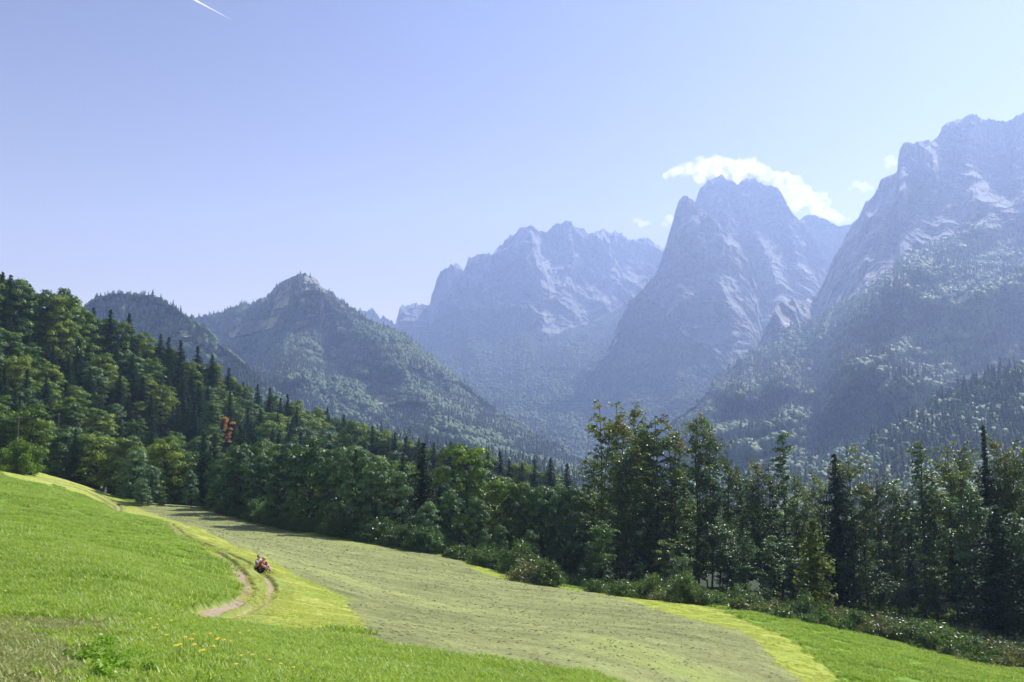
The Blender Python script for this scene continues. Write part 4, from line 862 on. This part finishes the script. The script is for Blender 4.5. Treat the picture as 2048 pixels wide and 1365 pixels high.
# where a few look alike, say which of them it is
def disambiguate():
    by = {}
    for o in COL.objects:
        if o.type == 'EMPTY' and o.get('group'): by.setdefault(o['label'], []).append(o)
    for lb, os_ in by.items():
        if 1 < len(os_) <= 12 and len(lb.split()) <= 12:
            os_.sort(key=lambda o: o.location.x / max(o.location.y, 1))
            for k, o in enumerate(os_): o['label'] = lb + (', ' + ordn[k] + ' from the left' if k < len(os_) - 1 else ', last towards the right')
disambiguate()
# bushes along the foot of the wood
BL = [(918,132,1088,3,'small rounded bush at the upper tip of the yellow strip',1.0),(968,129,1088,2,'low bush second from the hay field tip',1.0),(1000,128,1100,1,'olive bush between low bush and big bright one',1.0),(1036,122,1084,0,'tall bright-leaved bush above the bend of the yellow strip',1.05),
 (1062,112,1118,1,'pale bushy shrub leaning over the strip bend',1.15),(1098,110,1120,0,'wide dark-bottomed bush at the strip bend',1.0),(1190,108,1158,3,'low shrub just before the dark gap',1.0),(1245,106,1156,2,'small shrub under the high beech group',1.0),(1296,103,1150,1,'upright bush left of the big round bush',1.0),
 (1376,97,1146,0,'big round dark bush with bright upper leaves, middle of the brush line',1.15),(1330,100,1175,3,'pale low shrub touching the big round bush',1.0),(1428,98,1178,2,'dull olive shrub right of the big round bush',1.0),(1490,97,1174,1,'dark round bush below the low beeches',1.25),
 (1545,98,1200,3,'brownish low shrub right of the dark round bush',1.1),(1585,97,1198,2,'shrub below the golden-green conifer',1.0),(1625,97,1190,1,'leafy shrub at the foot of the golden-green conifer',1.0),(1672,97,1212,2,'pale shrub in the middle of the brush bank',1.0),(1715,96,1222,0,'mixed green bush in the middle of the brush bank',1.0),
 (1768,96,1232,2,'straw-coloured shrub in the brush bank',1.2),(1812,95,1240,1,'grey-green shrub below the bare narrow tree',1.1),(1858,94,1238,2,'dark shrub below the light-leaved beech',1.2),(1900,94,1262,3,'low shrub at the outer brush bank',1.2),(1942,93,1270,1,'green shrub in front of the drooping spruce',1.2),
 (1985,92,1280,2,'broad shrub near the right edge of the bank',1.2),(2030,90,1285,0,'reddish-brown shrub cut by the right edge',1.1)]
BR_ = leaf_mat('dry_bush_leaves', G(.07, .09, .03), G(.16, .18, .06), G(.30, .29, .13), .3)
DRYB = [bush(110, 2.0, 1.9, 3400, .10, BR_), bush(111, 1.8, 1.7, 2600, .10, BR_)]
for i, (px, d, top, k_, lb, wd) in enumerate(BL):
    pr = BUSH[k_] if not any(s in lb for s in ('brown', 'straw', 'pale', 'broad')) else DRYB[i % 2]
    put_px('bush', pr, px, d, top, lb, None, wd, 'bush', parts=('stems', 'foliage'))
# uncountable low brush on the bank
BRC = proto_coll('brush', [bush(120, 1.0, .9, 500, .12, BR_)[1], bush(121, .9, .8, 500, .11, M_BUSH)[1], bush(122, .7, 1.0, 500, .11, BR_)[1], bush(123, .8, .8, 400, .12, M_EDGE)[1]])
r_ = np.random.default_rng(31); pts = []
for _ in range(5200):
    px = r_.uniform(890, 2400); ey = float(np.interp(px, [p[0] for p in FORESTEDGE], [p[1] for p in FORESTEDGE])); d = r_.uniform(86, 150) if px > 1150 else r_.uniform(112, 150)
    a, b_, c = ray(px, 1100); x, y = float(a * d), float(b_ * d)
    pts.append((x, y, px, ey))
pts = np.array(pts); z = ground_z(pts[:, 0], pts[:, 1]); qx, qy = to_px(pts[:, 0], pts[:, 1], z)
m_ = (qy < np.interp(qx, [p[0] for p in FORESTEDGE], [p[1] for p in FORESTEDGE]) + 10)
pts, z = pts[m_], z[m_]; n_ = len(pts); s = r_.uniform(.5, 1.25, n_)
scatter('brush', np.stack([pts[:, 0], pts[:, 1], z - .1], 1), np.stack([0 * z, 0 * z, r_.random(n_) * 6.28], 1), np.stack([s, s, s * r_.uniform(.7, 1.3, n_)], 1), r_.integers(0, 4, n_), BRC, 'low tangled brush and dry weeds on the bank below the wood', 'undergrowth')
# ------------------------------------------------------------------ grass, hay, flowers
def grass_mat(name, dark, mid, light, trans=.4):
    m, n = new_mat(name); b = NB(n)
    t = b.attr('tint').outputs['Fac']; oi = b('ShaderNodeObjectInfo').outputs['Random']
    c = b.ramp(b.math('ADD', b.math('MULTIPLY', t, .7), b.math('MULTIPLY', oi, .3)), [(0.0, tuple(dark)), (.5, tuple(mid)), (1.0, tuple(light))])
    pb = b('ShaderNodeBsdfPrincipled', {'Base Color': c, 'Roughness': .45, 'Specular IOR Level': .5}); tr = b('ShaderNodeBsdfTranslucent', {'Color': c})
    b.out(b('ShaderNodeMixShader', {0: trans, 1: pb.outputs[0], 2: tr.outputs[0]}).outputs[0]); return m
M_GR = grass_mat('grass_blades', G(.17, .29, .02), G(.33, .48, .04), G(.55, .66, .14), .5)
M_GD = grass_mat('dry_blades', G(.18, .25, .04), G(.33, .38, .09), G(.50, .48, .18), .4)
M_HAY = grass_mat('hay_stalks', G(.22, .22, .11), G(.34, .34, .17), G(.50, .48, .27), .3)
M_HAYD = grass_mat('dark_hay', G(.18, .20, .08), G(.27, .29, .115), G(.38, .39, .18), .3)
def sod(seed, mat, nt=55, nb=9, Rr=.5, h=.10, w_=.008, spread=1.3):
    r_ = np.random.default_rng(seed); n_ = nt * nb; a = r_.random(nt) * 6.28; q = Rr * np.sqrt(r_.random(nt)); tc = np.stack([np.cos(a) * q, np.sin(a) * q, 0 * q], 1)
    tt = np.clip(.5 + .25 * r_.normal(size=nt), 0, 1); base = np.repeat(tc, nb, 0) + np.concatenate([r_.normal(size=(n_, 2)) * .03, np.zeros((n_, 1))], 1)
    ang = r_.random(n_) * 6.28; hh = h * (.45 + .8 * r_.random(n_)); ln = spread * (.3 + r_.random(n_)); dx, dy = np.cos(ang), np.sin(ang)
    tip = base + np.stack([dx * hh * ln, dy * hh * ln, hh], 1); md = base + np.stack([dx * hh * ln * .35, dy * hh * ln * .35, hh * .6], 1)
    sd = np.stack([-dy, dx, 0 * dx], 1) * (w_ * (.6 + .8 * r_.random(n_)))[:, None]
    V = np.stack([base - sd * .6 - [0, 0, .02], md - sd, tip, md + sd], 1).reshape(-1, 3)
    return mesh_from('sod', V, np.arange(n_ * 4).reshape(-1, 4), mat, False, attrs={'tint': ('FACE', np.clip(np.repeat(tt, nb) + r_.normal(size=n_) * .15, 0, 1))})
def haylump(seed, mat, n_=70, Rr=.16, h=.07):
    r_ = np.random.default_rng(seed); c = r_.normal(size=(n_, 3)) * [Rr * .42, Rr * .42, h * .4]; c[:, 2] = np.abs(c[:, 2])
    V, Fq = leaves(c, r_.normal(size=(n_, 3)) * [.6, .6, 1], .075 * (.5 + r_.random(n_)), .13, r_)
    return mesh_from('hay_lump', V, Fq, mat, False, attrs={'tint': ('FACE', r_.random(n_))})
def ground_rot(x, y, yaw, r=.4):
    zx = (ground_z(x + r, y) - ground_z(x - r, y)) / (2 * r); zy = (ground_z(x, y + r) - ground_z(x, y - r)) / (2 * r)
    ry = -np.arctan(zx); rx = np.arctan(zy * np.cos(ry))   # tilt only, the lumps are round
    return np.stack([rx, ry, 0 * yaw], 1)
def scatter_ground(name, n, d0, d1, az0, az1, mask, coll, ncoll, sfun, label, cat, seed, zoff=-.01, p=0.0):
    r_ = np.random.default_rng(seed); u = r_.random(n)
    d = d0 * (d1 / d0) ** u if p == 0 else (d0 ** p + (d1 ** p - d0 ** p) * u) ** (1 / p); az = r_.uniform(R(az0), R(az1), n)
    x, y = np.sin(az) * d, np.cos(az) * d; keep = mask(x, y) > r_.random(n); x, y, d = x[keep], y[keep], d[keep]; m = len(x)
    z = ground_z(x, y) + zoff; s = sfun(d, r_, m); rot = ground_rot(x, y, 0 * x)
    scl = s if s.ndim == 2 else np.stack([s, s, s], 1)
    scatter(name, np.stack([x, y, z], 1), rot, scl, r_.integers(0, ncoll, m), coll, label, cat)
CL = np.where(forest, 3, np.where(rut, 2, np.where(hay, 1, 0)))
lush = ((CL == 0) & ~stripl & ~stripr & (rutd > .6)).astype(float) * (1 - .97 * np.clip(dk[..., 0] * 1.3, 0, 1))
mownm = ((CL == 0) & (stripl | stripr) & (rutd > .15)).astype(float)
GRC = proto_coll('sod', [sod(200 + i, M_GR) for i in range(5)]); GDC = proto_coll('dry_sod', [sod(210 + i, M_GD, h=.06) for i in range(3)])
M_STB = grass_mat('stubble', G(.38, .45, .06), G(.58, .63, .12), G(.70, .72, .22), .5); STC = proto_coll('stubble', [sod(240 + i, M_STB, h=.035, spread=1.6) for i in range(2)])
HYC = proto_coll('hay', [haylump(220 + i, M_HAYD) for i in range(3)] + [haylump(225 + i, M_HAY, 90, .2, .04) for i in range(3)])
scatter_ground('grass', 6500, 5.5, 48, -33, 33, lambda x, y: lookup(lush, x, y), GRC, 5, lambda d, r_, m: (.75 + .5 * r_.random(m)) * (.8 + d / 60), 'long green grass of the sloping meadow', 'grass', 41, p=1.3)
scatter_ground('far_grass', 16000, 44, 215, -33, 33, lambda x, y: lookup(lush, x, y) * .9, GRC, 5, lambda d, r_, m: (1.1 + .8 * r_.random(m)) * (.8 + d / 260), 'green grass farther up the meadow', 'grass', 42, p=1.5)
scatter_ground('dry_grass', 5000, 5.5, 40, -34, -10, lambda x, y: lookup(np.clip(dk[..., 0], 0, 1), x, y), GDC, 3, lambda d, r_, m: .8 + .5 * r_.random(m), 'short brownish dry grass in the near corner', 'grass', 43, p=1.3)
scatter_ground('mown_stubble', 9000, 20, 125, -33, 33, lambda x, y: lookup(mownm, x, y), STC, 2, lambda d, r_, m: .9 + .5 * r_.random(m), 'short yellow stubble of the mown strips', 'grass', 44, p=1.6)
hn = np.clip(.12 + .95 * sstep(-.25, .45, fbm(X * .35, Y * .35, 0 * X + 21, 3)), 0, 1) * hay
scatter_ground('cut_hay', 30000, 16, 190, -26, 22, lambda x, y: lookup(hn, x, y), HYC, 6, lambda d, r_, m: (.3 + .45 * r_.random(m) ** 2) * (.55 + d / 150), 'small clumps of cut hay lying on the field', 'hay', 45, zoff=.0, p=1.25)
# leafy weeds in the near grass
M_WEED = leaf_mat('weed_leaves', G(.13, .25, .015), G(.24, .42, .03), G(.36, .55, .09), .4, .3, .45)
def weed(seed, H=.4, Rr=.42, n_=420):
    r_ = np.random.default_rng(seed); st, c, nn = [], [], []
    for i in range(16):
        a = r_.random() * 6.28; l = r_.random(); tip = np.array([math.cos(a) * Rr * l, math.sin(a) * Rr * l, H * (1.05 - .45 * l)]); st.append(tube([(tip[0] * .3, tip[1] * .3, 0), tuple(tip * [.8, .8, .6]), tuple(tip)], [.004, .003, .0015], 4))
        m_ = n_ // 16; f = .25 + .75 * r_.random(m_); c.append(tip * f[:, None] * [1, 1, 1] + r_.normal(size=(m_, 3)) * .035); nn.append(np.tile([math.cos(a) * .4, math.sin(a) * .4, 1.0], (m_, 1)) + r_.normal(size=(m_, 3)) * .5)
    V, Fq = leaves(np.concatenate(c), np.concatenate(nn), .034 * (.5 + r_.random(len(np.concatenate(c)))), .55, r_)
    return mesh_from('weed_stems', *join(st), M_WEED, True), mesh_from('weed_leaves', V, Fq, M_WEED, False, attrs={'tint': ('FACE', r_.random(len(Fq)))}), H
WEED = [weed(230 + i) for i in range(3)]
for i, (px, py, H, lb) in enumerate([(185, 1325, .42, 'leafy green weed at the dry patch corner, darkest of the clump'), (205, 1300, .36, 'bright leafy weed at the back of the clump beside the dry patch'), (230, 1345, .40, 'broad leafy weed in the middle of the near clump'), (262, 1318, .32, 'pale leafy weed towards the flowers'),
                                     (200, 1362, .36, 'leafy weed at the bottom edge by the dry patch'), (300, 1350, .30, 'pale green weed among whitish grass stalks'), (90, 1215, .34, 'single low leafy weed out in the left meadow'), (375, 1262, .3, 'small dark weed among the yellow flowers')]):
    q = hit(px, py + 8, 6, 40); put('leafy_weed', WEED[i % 3], q[0], q[1], H * .62, lb, 'weed', None, 1.15, sink=.02, parts=('stem', 'leaves'))
M_PET = plain_mat('yellow_petals', (.95, .70, .05), .6, .08); M_STEM = plain_mat('flower_stem', (.12, .22, .03), .6)
def flower():
    st = mesh_from('flower_stem', *tube([(0, 0, 0), (.01, .005, .13), (.0, .012, .26)], [.003, .0025, .002], 5), M_STEM, True)
    n_ = 26; a = np.arange(n_) * 2.399; c = np.stack([np.cos(a) * .018 * np.sqrt(np.arange(n_) / n_), np.sin(a) * .018 * np.sqrt(np.arange(n_) / n_), .27 - .006 * np.arange(n_) / n_], 1)
    V, Fq = leaves(c, np.stack([np.cos(a) * .5, np.sin(a) * .5, 1 + 0 * a], 1), .015, .5, np.random.default_rng(1))
    return st, mesh_from('flower_head', V, Fq, M_PET, False), .28
FL = flower()
FPX = [(299,1258),(312,1268),(316,1252),(309,1276),(363,1230),(356,1227),(302,1211),(8,1198),(385,1291),(418,1294),(432,1309),(459,1304),(386,1323),(381,1311),(368,1306),(358,1316),(424,1324),(400,1334),(435,1299),(446,1309),(497,1275),(478,1284),(480,1338),(503,1334),(538,1343),(405,1326),(585,1363),(470,1356),(340,1262),(395,1236),(408,1243),(330,1295),(350,1330),(560,1352)]
for i, (px, py) in enumerate(FPX):
    q = hit(px, py + 12, 6, 60); lb = 'small yellow flower in the long foreground grass'; gr = 'yellow flowers in the foreground grass'
    if px < 20: lb = 'lone yellow flower in the meadow at the left edge'; gr = None
    elif py == 1211: lb = 'lone yellow flower in the meadow above the flower patch'; gr = None
    elif px > 555: lb = 'yellow flower at the bottom edge, %s' % ('rightmost of all' if px == 585 else 'second from the right'); gr = None
    put('yellow_flower', FL, q[0], q[1], .30 * random.uniform(.8, 1.05), lb, 'flower', gr, 1.25, sink=.0, parts=('stem', 'flower_head'))

# ------------------------------------------------------------------ people
def skin(name, chains, mat, parent, sub=1):
    """one continuous body from chains of (point, radius); chains join where points coincide"""
    pts, rad, ed, ix = [], [], [], {}
    def vid(p, r):
        k = tuple(round(c, 4) for c in p)
        if k not in ix: ix[k] = len(pts); pts.append(p); rad.append(r)
        return ix[k]
    for ch in chains:
        ids = [vid(p, r) for p, r in ch]; ed += list(zip(ids[:-1], ids[1:]))
    me = bpy.data.meshes.new(name); me.from_pydata(pts, ed, []); me.update(); me.materials.append(mat)
    o = link(bpy.data.objects.new(name, me), parent); o.modifiers.new('skin', 'SKIN').use_smooth_shade = True
    if not me.skin_vertices: me.attributes.new
    sv = me.skin_vertices[0].data if me.skin_vertices else None
    if sv is None:
        bpy.context.view_layer.objects.active = o; bpy.ops.mesh.customdata_skin_add(); sv = me.skin_vertices[0].data
    for i, r in enumerate(rad):
        r = r if isinstance(r, tuple) else (r, r); sv[i].radius = r; sv[i].use_root = (i == 0)
    s = o.modifiers.new('sub', 'SUBSURF'); s.levels = sub; s.render_levels = sub
    return o
M_SKIN = plain_mat('skin', (.50, .30, .21), .5, .08); M_DH = plain_mat('dark_hair', (.035, .022, .014), .6); M_BH = plain_mat('blond_hair', (.48, .33, .17), .6); M_RED = plain_mat('red_cloth', (.50, .04, .045), .8, .15)
M_GREY = plain_mat('pale_grey_cloth', (.42, .47, .55), .8, .12); M_NAVY = plain_mat('dark_trousers', (.03, .035, .05), .8); M_WHT = plain_mat('white_cloth', (.80, .80, .78), .8, .05); M_SHOE = plain_mat('dark_shoe', (.02, .02, .022), .6); M_KH = plain_mat('khaki_cloth', (.30, .26, .18), .8)
M_EYE = plain_mat('eye', (.03, .02, .02), .3)
def hand(wr, dirv, side, curl=.5):
    """palm and five unequal bent fingers"""
    d = Vector(dirv).normalized(); s = Vector(side).normalized(); dn = d.cross(s).normalized() * -1
    w_ = Vector(wr); palm = w_ + d * .05; ch = [[(tuple(w_), .024), (tuple(palm), (.034, .016))]]
    for k, L_ in enumerate((.072, .080, .074, .058)):
        a = palm + d * .03 + s * (k - 1.5) * .019; b_ = a + d * L_ * .45 + dn * L_ * .25 * curl; c = b_ + d * L_ * .3 + dn * L_ * .4 * curl
        ch.append([(tuple(palm), (.034, .016)), (tuple(a), .010), (tuple(b_), .009), (tuple(c), .0075)])
    t = w_ + d * .022 - s * .03; t2 = t + d * .03 - s * .02; ch.append([(tuple(w_), .024), (tuple(t), .012), (tuple(t2), .010), (tuple(t2 + d * .025), .008)])
    return ch
def person(name, loc, rz, J, cloth, hair, label, sc=1.0, shorts=False, group=None):
    """J: joints of the pose (x forward, y left, z up)"""
    e = empty(name, loc, rz, sc); tag(e, label, 'person', group)
    pel, sp, chst, nk, hd = [J[k] for k in ('pelvis', 'spine', 'chest', 'neck', 'head')]
    V = lambda a, b_, t: tuple(a[i] + (b_[i] - a[i]) * t for i in range(3))
    ch = [[(pel, (.14, .10)), (sp, (.12, .09)), (chst, (.15, .10)), (nk, .05)],
          [(nk, .05), (V(nk, hd, .5), .065), (hd, (.085, .095)), ((hd[0], hd[1], hd[2] + .07), .07)],
          [(hd, (.085, .095)), ((hd[0] + .10, hd[1], hd[2] - .01), .014)],
          [(hd, (.085, .095)), ((hd[0], hd[1] + .09, hd[2]), .014)], [(hd, (.085, .095)), ((hd[0], hd[1] - .09, hd[2]), .014)]]
    for s in ('l', 'r'):
        sh, el, wr = J['shoulder_' + s], J['elbow_' + s], J['wrist_' + s]; ch += [[(chst, (.15, .10)), (sh, .055), (el, .04), (wr, .024)]]
        d = tuple(J.get('handdir_' + s, (1, 0, -.4))); ch += hand(wr, d, (0, 1 if s == 'l' else -1, .1))
        hp, kn, an, to = J['hip_' + s], J['knee_' + s], J['ankle_' + s], J['toe_' + s]; ch += [[(pel, (.14, .10)), (hp, .085), (kn, .055), (V(kn, an, .35), .054), (an, .035), (to, .03)]]
    skin('body', ch, M_SKIN, e)
    shirt = [[(pel, (.15, .115)), (sp, (.135, .105)), (chst, (.165, .115)), (V(chst, nk, .6), .07)]] + [[(chst, (.165, .115)), (J['shoulder_' + s], .07), (V(J['shoulder_' + s], J['elbow_' + s], .7), .057)] for s in 'lr']
    skin('shirt', shirt, cloth[0], e)
    tr = [[(pel, (.155, .12)), (J['hip_' + s], .10), (J['knee_' + s] if not shorts else V(J['hip_' + s], J['knee_' + s], .8), .07)] + ([] if shorts else [(V(J['knee_' + s], J['ankle_' + s], .92), .05)]) for s in 'lr']
    skin('trousers' if not shorts else 'shorts', tr, cloth[1], e)
    for s in 'lr':
        an, to = J['ankle_' + s], J['toe_' + s]; skin('shoe', [[(an, .045), (V(an, to, .5), (.045, .04)), (to, (.045, .032))]], cloth[2], e)
    hx, hy, hz = hd
    hc = [[((hx - .02, hy, hz + .085), (.085, .08)), ((hx - .075, hy, hz + .03), (.085, .06)), ((hx - .08, hy, hz - .06), (.07, .045))]]
    if hair[1]: hc[0] += [((hx - .10, hy, hz - .17), (.055, .035)), ((hx - .11, hy, hz - .26), .03)]
    skin('hair', hc, hair[0], e)
    for s in (1, -1): link(bpy.data.objects.new('eye', mesh_from('eye', *join([tube([(hx + .082, hy + s * .033, hz + .012), (hx + .093, hy + s * .033, hz + .012)], [.011, .006], 6)]), M_EYE, True)), e)
    link(bpy.data.objects.new('mouth', mesh_from('mouth', *tube([(hx + .085, hy - .025, hz - .05), (hx + .090, hy, hz - .052), (hx + .085, hy + .025, hz - .05)], [.004, .006, .004], 5), M_RED, True)), e)
    return e
def sit(lean=0.0, arm='knees'):
    J = dict(pelvis=(0, 0, .13), spine=(.0 + lean * .3, 0, .34), chest=(.05 + lean * .7, 0, .52), neck=(.09 + lean, 0, .66), head=(.13 + lean * 1.2, 0, .78))
    for s, k in (('l', 1), ('r', -1)):
        J['hip_' + s] = (.06, k * .10, .11); J['knee_' + s] = (.40, k * .14, .44); J['ankle_' + s] = (.66, k * .12, .07); J['toe_' + s] = (.82, k * .13, .035)
        J['shoulder_' + s] = (.06 + lean * .8, k * .19, .58); J['elbow_' + s] = (.26 + lean, k * .22, .42); J['wrist_' + s] = (.44, k * .07, .44); J['handdir_' + s] = (.5, -k * .8, -.1)
    return J
def walk(ph=1):
    J = dict(pelvis=(0, 0, .95), spine=(.01, 0, 1.15), chest=(.03, 0, 1.35), neck=(.04, 0, 1.50), head=(.06, 0, 1.62))
    for s, k in (('l', 1), ('r', -1)):
        f = k * ph; J['hip_' + s] = (0, k * .09, .90); J['knee_' + s] = (.16 * f + .05, k * .10, .50); J['ankle_' + s] = (.26 * f - (.04 if f < 0 else 0), k * .10, .09 if f > 0 else .13); J['toe_' + s] = (.26 * f + .15, k * .11, .045)
        J['shoulder_' + s] = (.03, k * .19, 1.42); J['elbow_' + s] = (-.10 * f + .02, k * .24, 1.15); J['wrist_' + s] = (-.18 * f + .14, k * .24, .95); J['handdir_' + s] = (.2, 0, -1)
    return J
def place_person(px, py, d0, d1): q = hit(px, py, d0, d1); return (float(q[0]), float(q[1]), float(ground_z(q[0], q[1])[0]))
a_, b_ = place_person(513, 1139, 35, 100), None
J1 = sit(-.02); J2 = sit(.10); J2['wrist_r'] = (.60, -.10, .30); J2['elbow_r'] = (.36, -.22, .42); J2['handdir_r'] = (.8, .2, -.4)
person('person', (a_[0], a_[1] + .15, a_[2]), R(-20), J1, (M_GREY, M_NAVY, M_SHOE), (M_DH, False), 'person with dark hair in a pale grey top sitting by the rut', 1.08)
x2, y2 = a_[0] + .30, a_[1] - .22
person('person', (x2, y2, float(ground_z(x2, y2)[0])), R(-28), J2, (M_RED, M_NAVY, M_SHOE), (M_BH, True), 'person with blond hair in a red top sitting close beside the grey one', 1.05, shorts=True)
w1 = place_person(203, 988, 190, 235); w2 = place_person(211, 991, 190, 235)
person('person', w1, R(-95), walk(1), (M_WHT, M_NAVY, M_SHOE), (M_WHT, False), 'distant walker in a white top and dark trousers on the path', 1.0, group=None)
person('person', w2, R(-80), walk(-1), (M_KH, M_WHT, M_SHOE), (M_DH, False), 'distant walker in pale trousers just behind the white-topped one', 1.0)

# ------------------------------------------------------------------ power line at the left edge of the wood
M_POLE = plain_mat('pole_wood', (.16, .12, .08), .9); M_CAB = plain_mat('cable', (.14, .15, .16), .5, .05)
poles = []
for px, d, top, lb in [(38, 229, 832, 'wooden power pole at the edge of the dark slope wood'), (-70, 222, 832, 'wooden power pole beyond the left edge'), (118, 240, 826, 'wooden power pole hidden among the slope trees')]:
    x, y, zt = P(px, top, d); z = float(ground_z(x, y)[0]); e = tag(empty('power_pole', (x, y, z - .3)), lb, 'power pole'); H = zt - z + .3
    link(bpy.data.objects.new('pole', mesh_from('pole', *tube([(0, 0, 0), (0, 0, H)], [.14, .09], 10), M_POLE, True)), e)
    link(bpy.data.objects.new('crossarm', mesh_from('crossarm', *tube([(0, -.7, H - .35), (0, .7, H - .35)], [.06, .06], 6), M_POLE, False)), e); poles.append((x, y, zt))
for k, lb in ((-.6, 'thin power cable, nearer one of the two at the left'), (.6, 'thin power cable, farther one of the two at the left')):
    pp = []
    for (a, b2) in ((poles[1], poles[0]), (poles[0], poles[2])):
        for t in np.linspace(0, 1, 9)[:-1]: pp.append((a[0] + (b2[0] - a[0]) * t, a[1] + (b2[1] - a[1]) * t + k, a[2] + (b2[2] - a[2]) * t - .3 - 2.0 * t * (1 - t) - .0))
    pp.append((poles[2][0], poles[2][1] + k, poles[2][2] - .3))
    o = link(bpy.data.objects.new('power_cable', mesh_from('power_cable', *tube(pp, [.013] * len(pp), 5), M_CAB, True))); tag(o, lb, 'cable')

# ------------------------------------------------------------------ clouds and contrail, beyond the haze
def cloud_mat(name, dens):
    m, n = new_mat(name); pv = n.nodes.new('ShaderNodeVolumePrincipled'); pv.inputs['Color'].default_value = (1, 1, 1, 1); pv.inputs['Density'].default_value = dens; pv.inputs['Anisotropy'].default_value = .25
    if name == 'cloud':
        b = NB(n); v = b('ShaderNodeNewGeometry').outputs['Position']; nz = b.noise(v, .010, 6, .65)
        n.links.new(b.math('MULTIPLY', b.math('SUBTRACT', nz, .40, True), dens * 4), pv.inputs['Density'])
    o = n.nodes.new('ShaderNodeOutputMaterial'); n.links.new(pv.outputs[0], o.inputs['Volume']); return m
def cloud(name, puffs, d, mat, label, vox=9, seed=0, jit=.45):
    r_ = np.random.default_rng(seed); V0, F0 = icos(3); parts = []
    for px, py, rr in puffs:
        c = P(px, py, d + r_.normal() * 60); rad = rr * d / F
        for q in range(10):
            cc = c + (rsph(1, r_)[0] * rad * .85 if q else 0); r2 = rad * (1.0 if q == 0 else r_.uniform(.22, .5))
            v = V0 * (1 + jit * fbm(V0[:, 0] * 1.6 + q + px, V0[:, 1] * 1.6, V0[:, 2] * 1.6, 4))[:, None] * r2 * [1, 1, .85] + cc; parts.append((v, F0))
    o = link(bpy.data.objects.new(name, mesh_from(name, *join(parts), mat, True)))
    md = o.modifiers.new('union', 'REMESH'); md.mode = 'VOXEL'; md.voxel_size = vox; md.use_smooth_shade = True
    return tag(o, label, 'cloud')
M_CL = cloud_mat('cloud', .011); M_WISP = cloud_mat('wisp', .004); M_TRAIL = cloud_mat('trail', .05)
cloud('cloud', [(1332,352,8),(1345,346,11),(1362,341,14),(1382,337,16),(1402,334,18),(1425,332,20),(1442,322,13),(1458,333,20),(1480,336,19),(1500,326,13),(1512,338,17),(1530,350,15),(1550,354,14),(1568,362,16),(1588,364,16),(1597,382,20),(1612,396,20),(1630,398,13),(1645,392,10),(1655,404,9),(1640,418,17),(1660,428,14),(1678,437,10),(1695,441,7),(1400,354,14),(1440,350,16),(1480,356,16),(1560,385,18),(1590,405,18)], 8600, M_CL, 'bright white cumulus cloud hanging behind the central summit', 11, 1)
cloud('cloud', [(1780,318,9),(1788,326,7),(1776,331,6)], 8700, M_WISP, 'small thin cloud puff left of the right mountain top', 8, 2)
cloud('cloud', [(1712,370,9),(1728,374,10),(1742,377,6),(1700,378,5)], 8700, M_WISP, 'faint thin cloud between central summit and right mountain', 8, 3)
cloud('cloud', [(1272,442,7),(1284,448,9),(1296,446,6)], 8700, M_WISP, 'faint cloud wisp left of the pointed rock peak', 8, 4)
cloud('cloud', [(1338,436,9),(1346,444,9),(1330,448,7)], 8700, M_WISP, 'small pale cloud touching the left edge of the pointed peak', 8, 5)
A0, A1 = P(463, 40, 9800), P(300, -48, 9300); n_ = 24; tt = np.linspace(0, 1, n_)
tp = A0 + (A1 - A0) * tt[:, None]
o = link(bpy.data.objects.new('contrail', mesh_from('contrail', *tube(tp, 2.2 + 8.5 * np.minimum(1, tt * 2.2) + .8 * np.sin(tt * 60), 8), M_TRAIL, True)))
o.data.materials[0] = M_TRAIL; tag(o, 'thin white aircraft contrail in the top left of the sky', 'contrail')
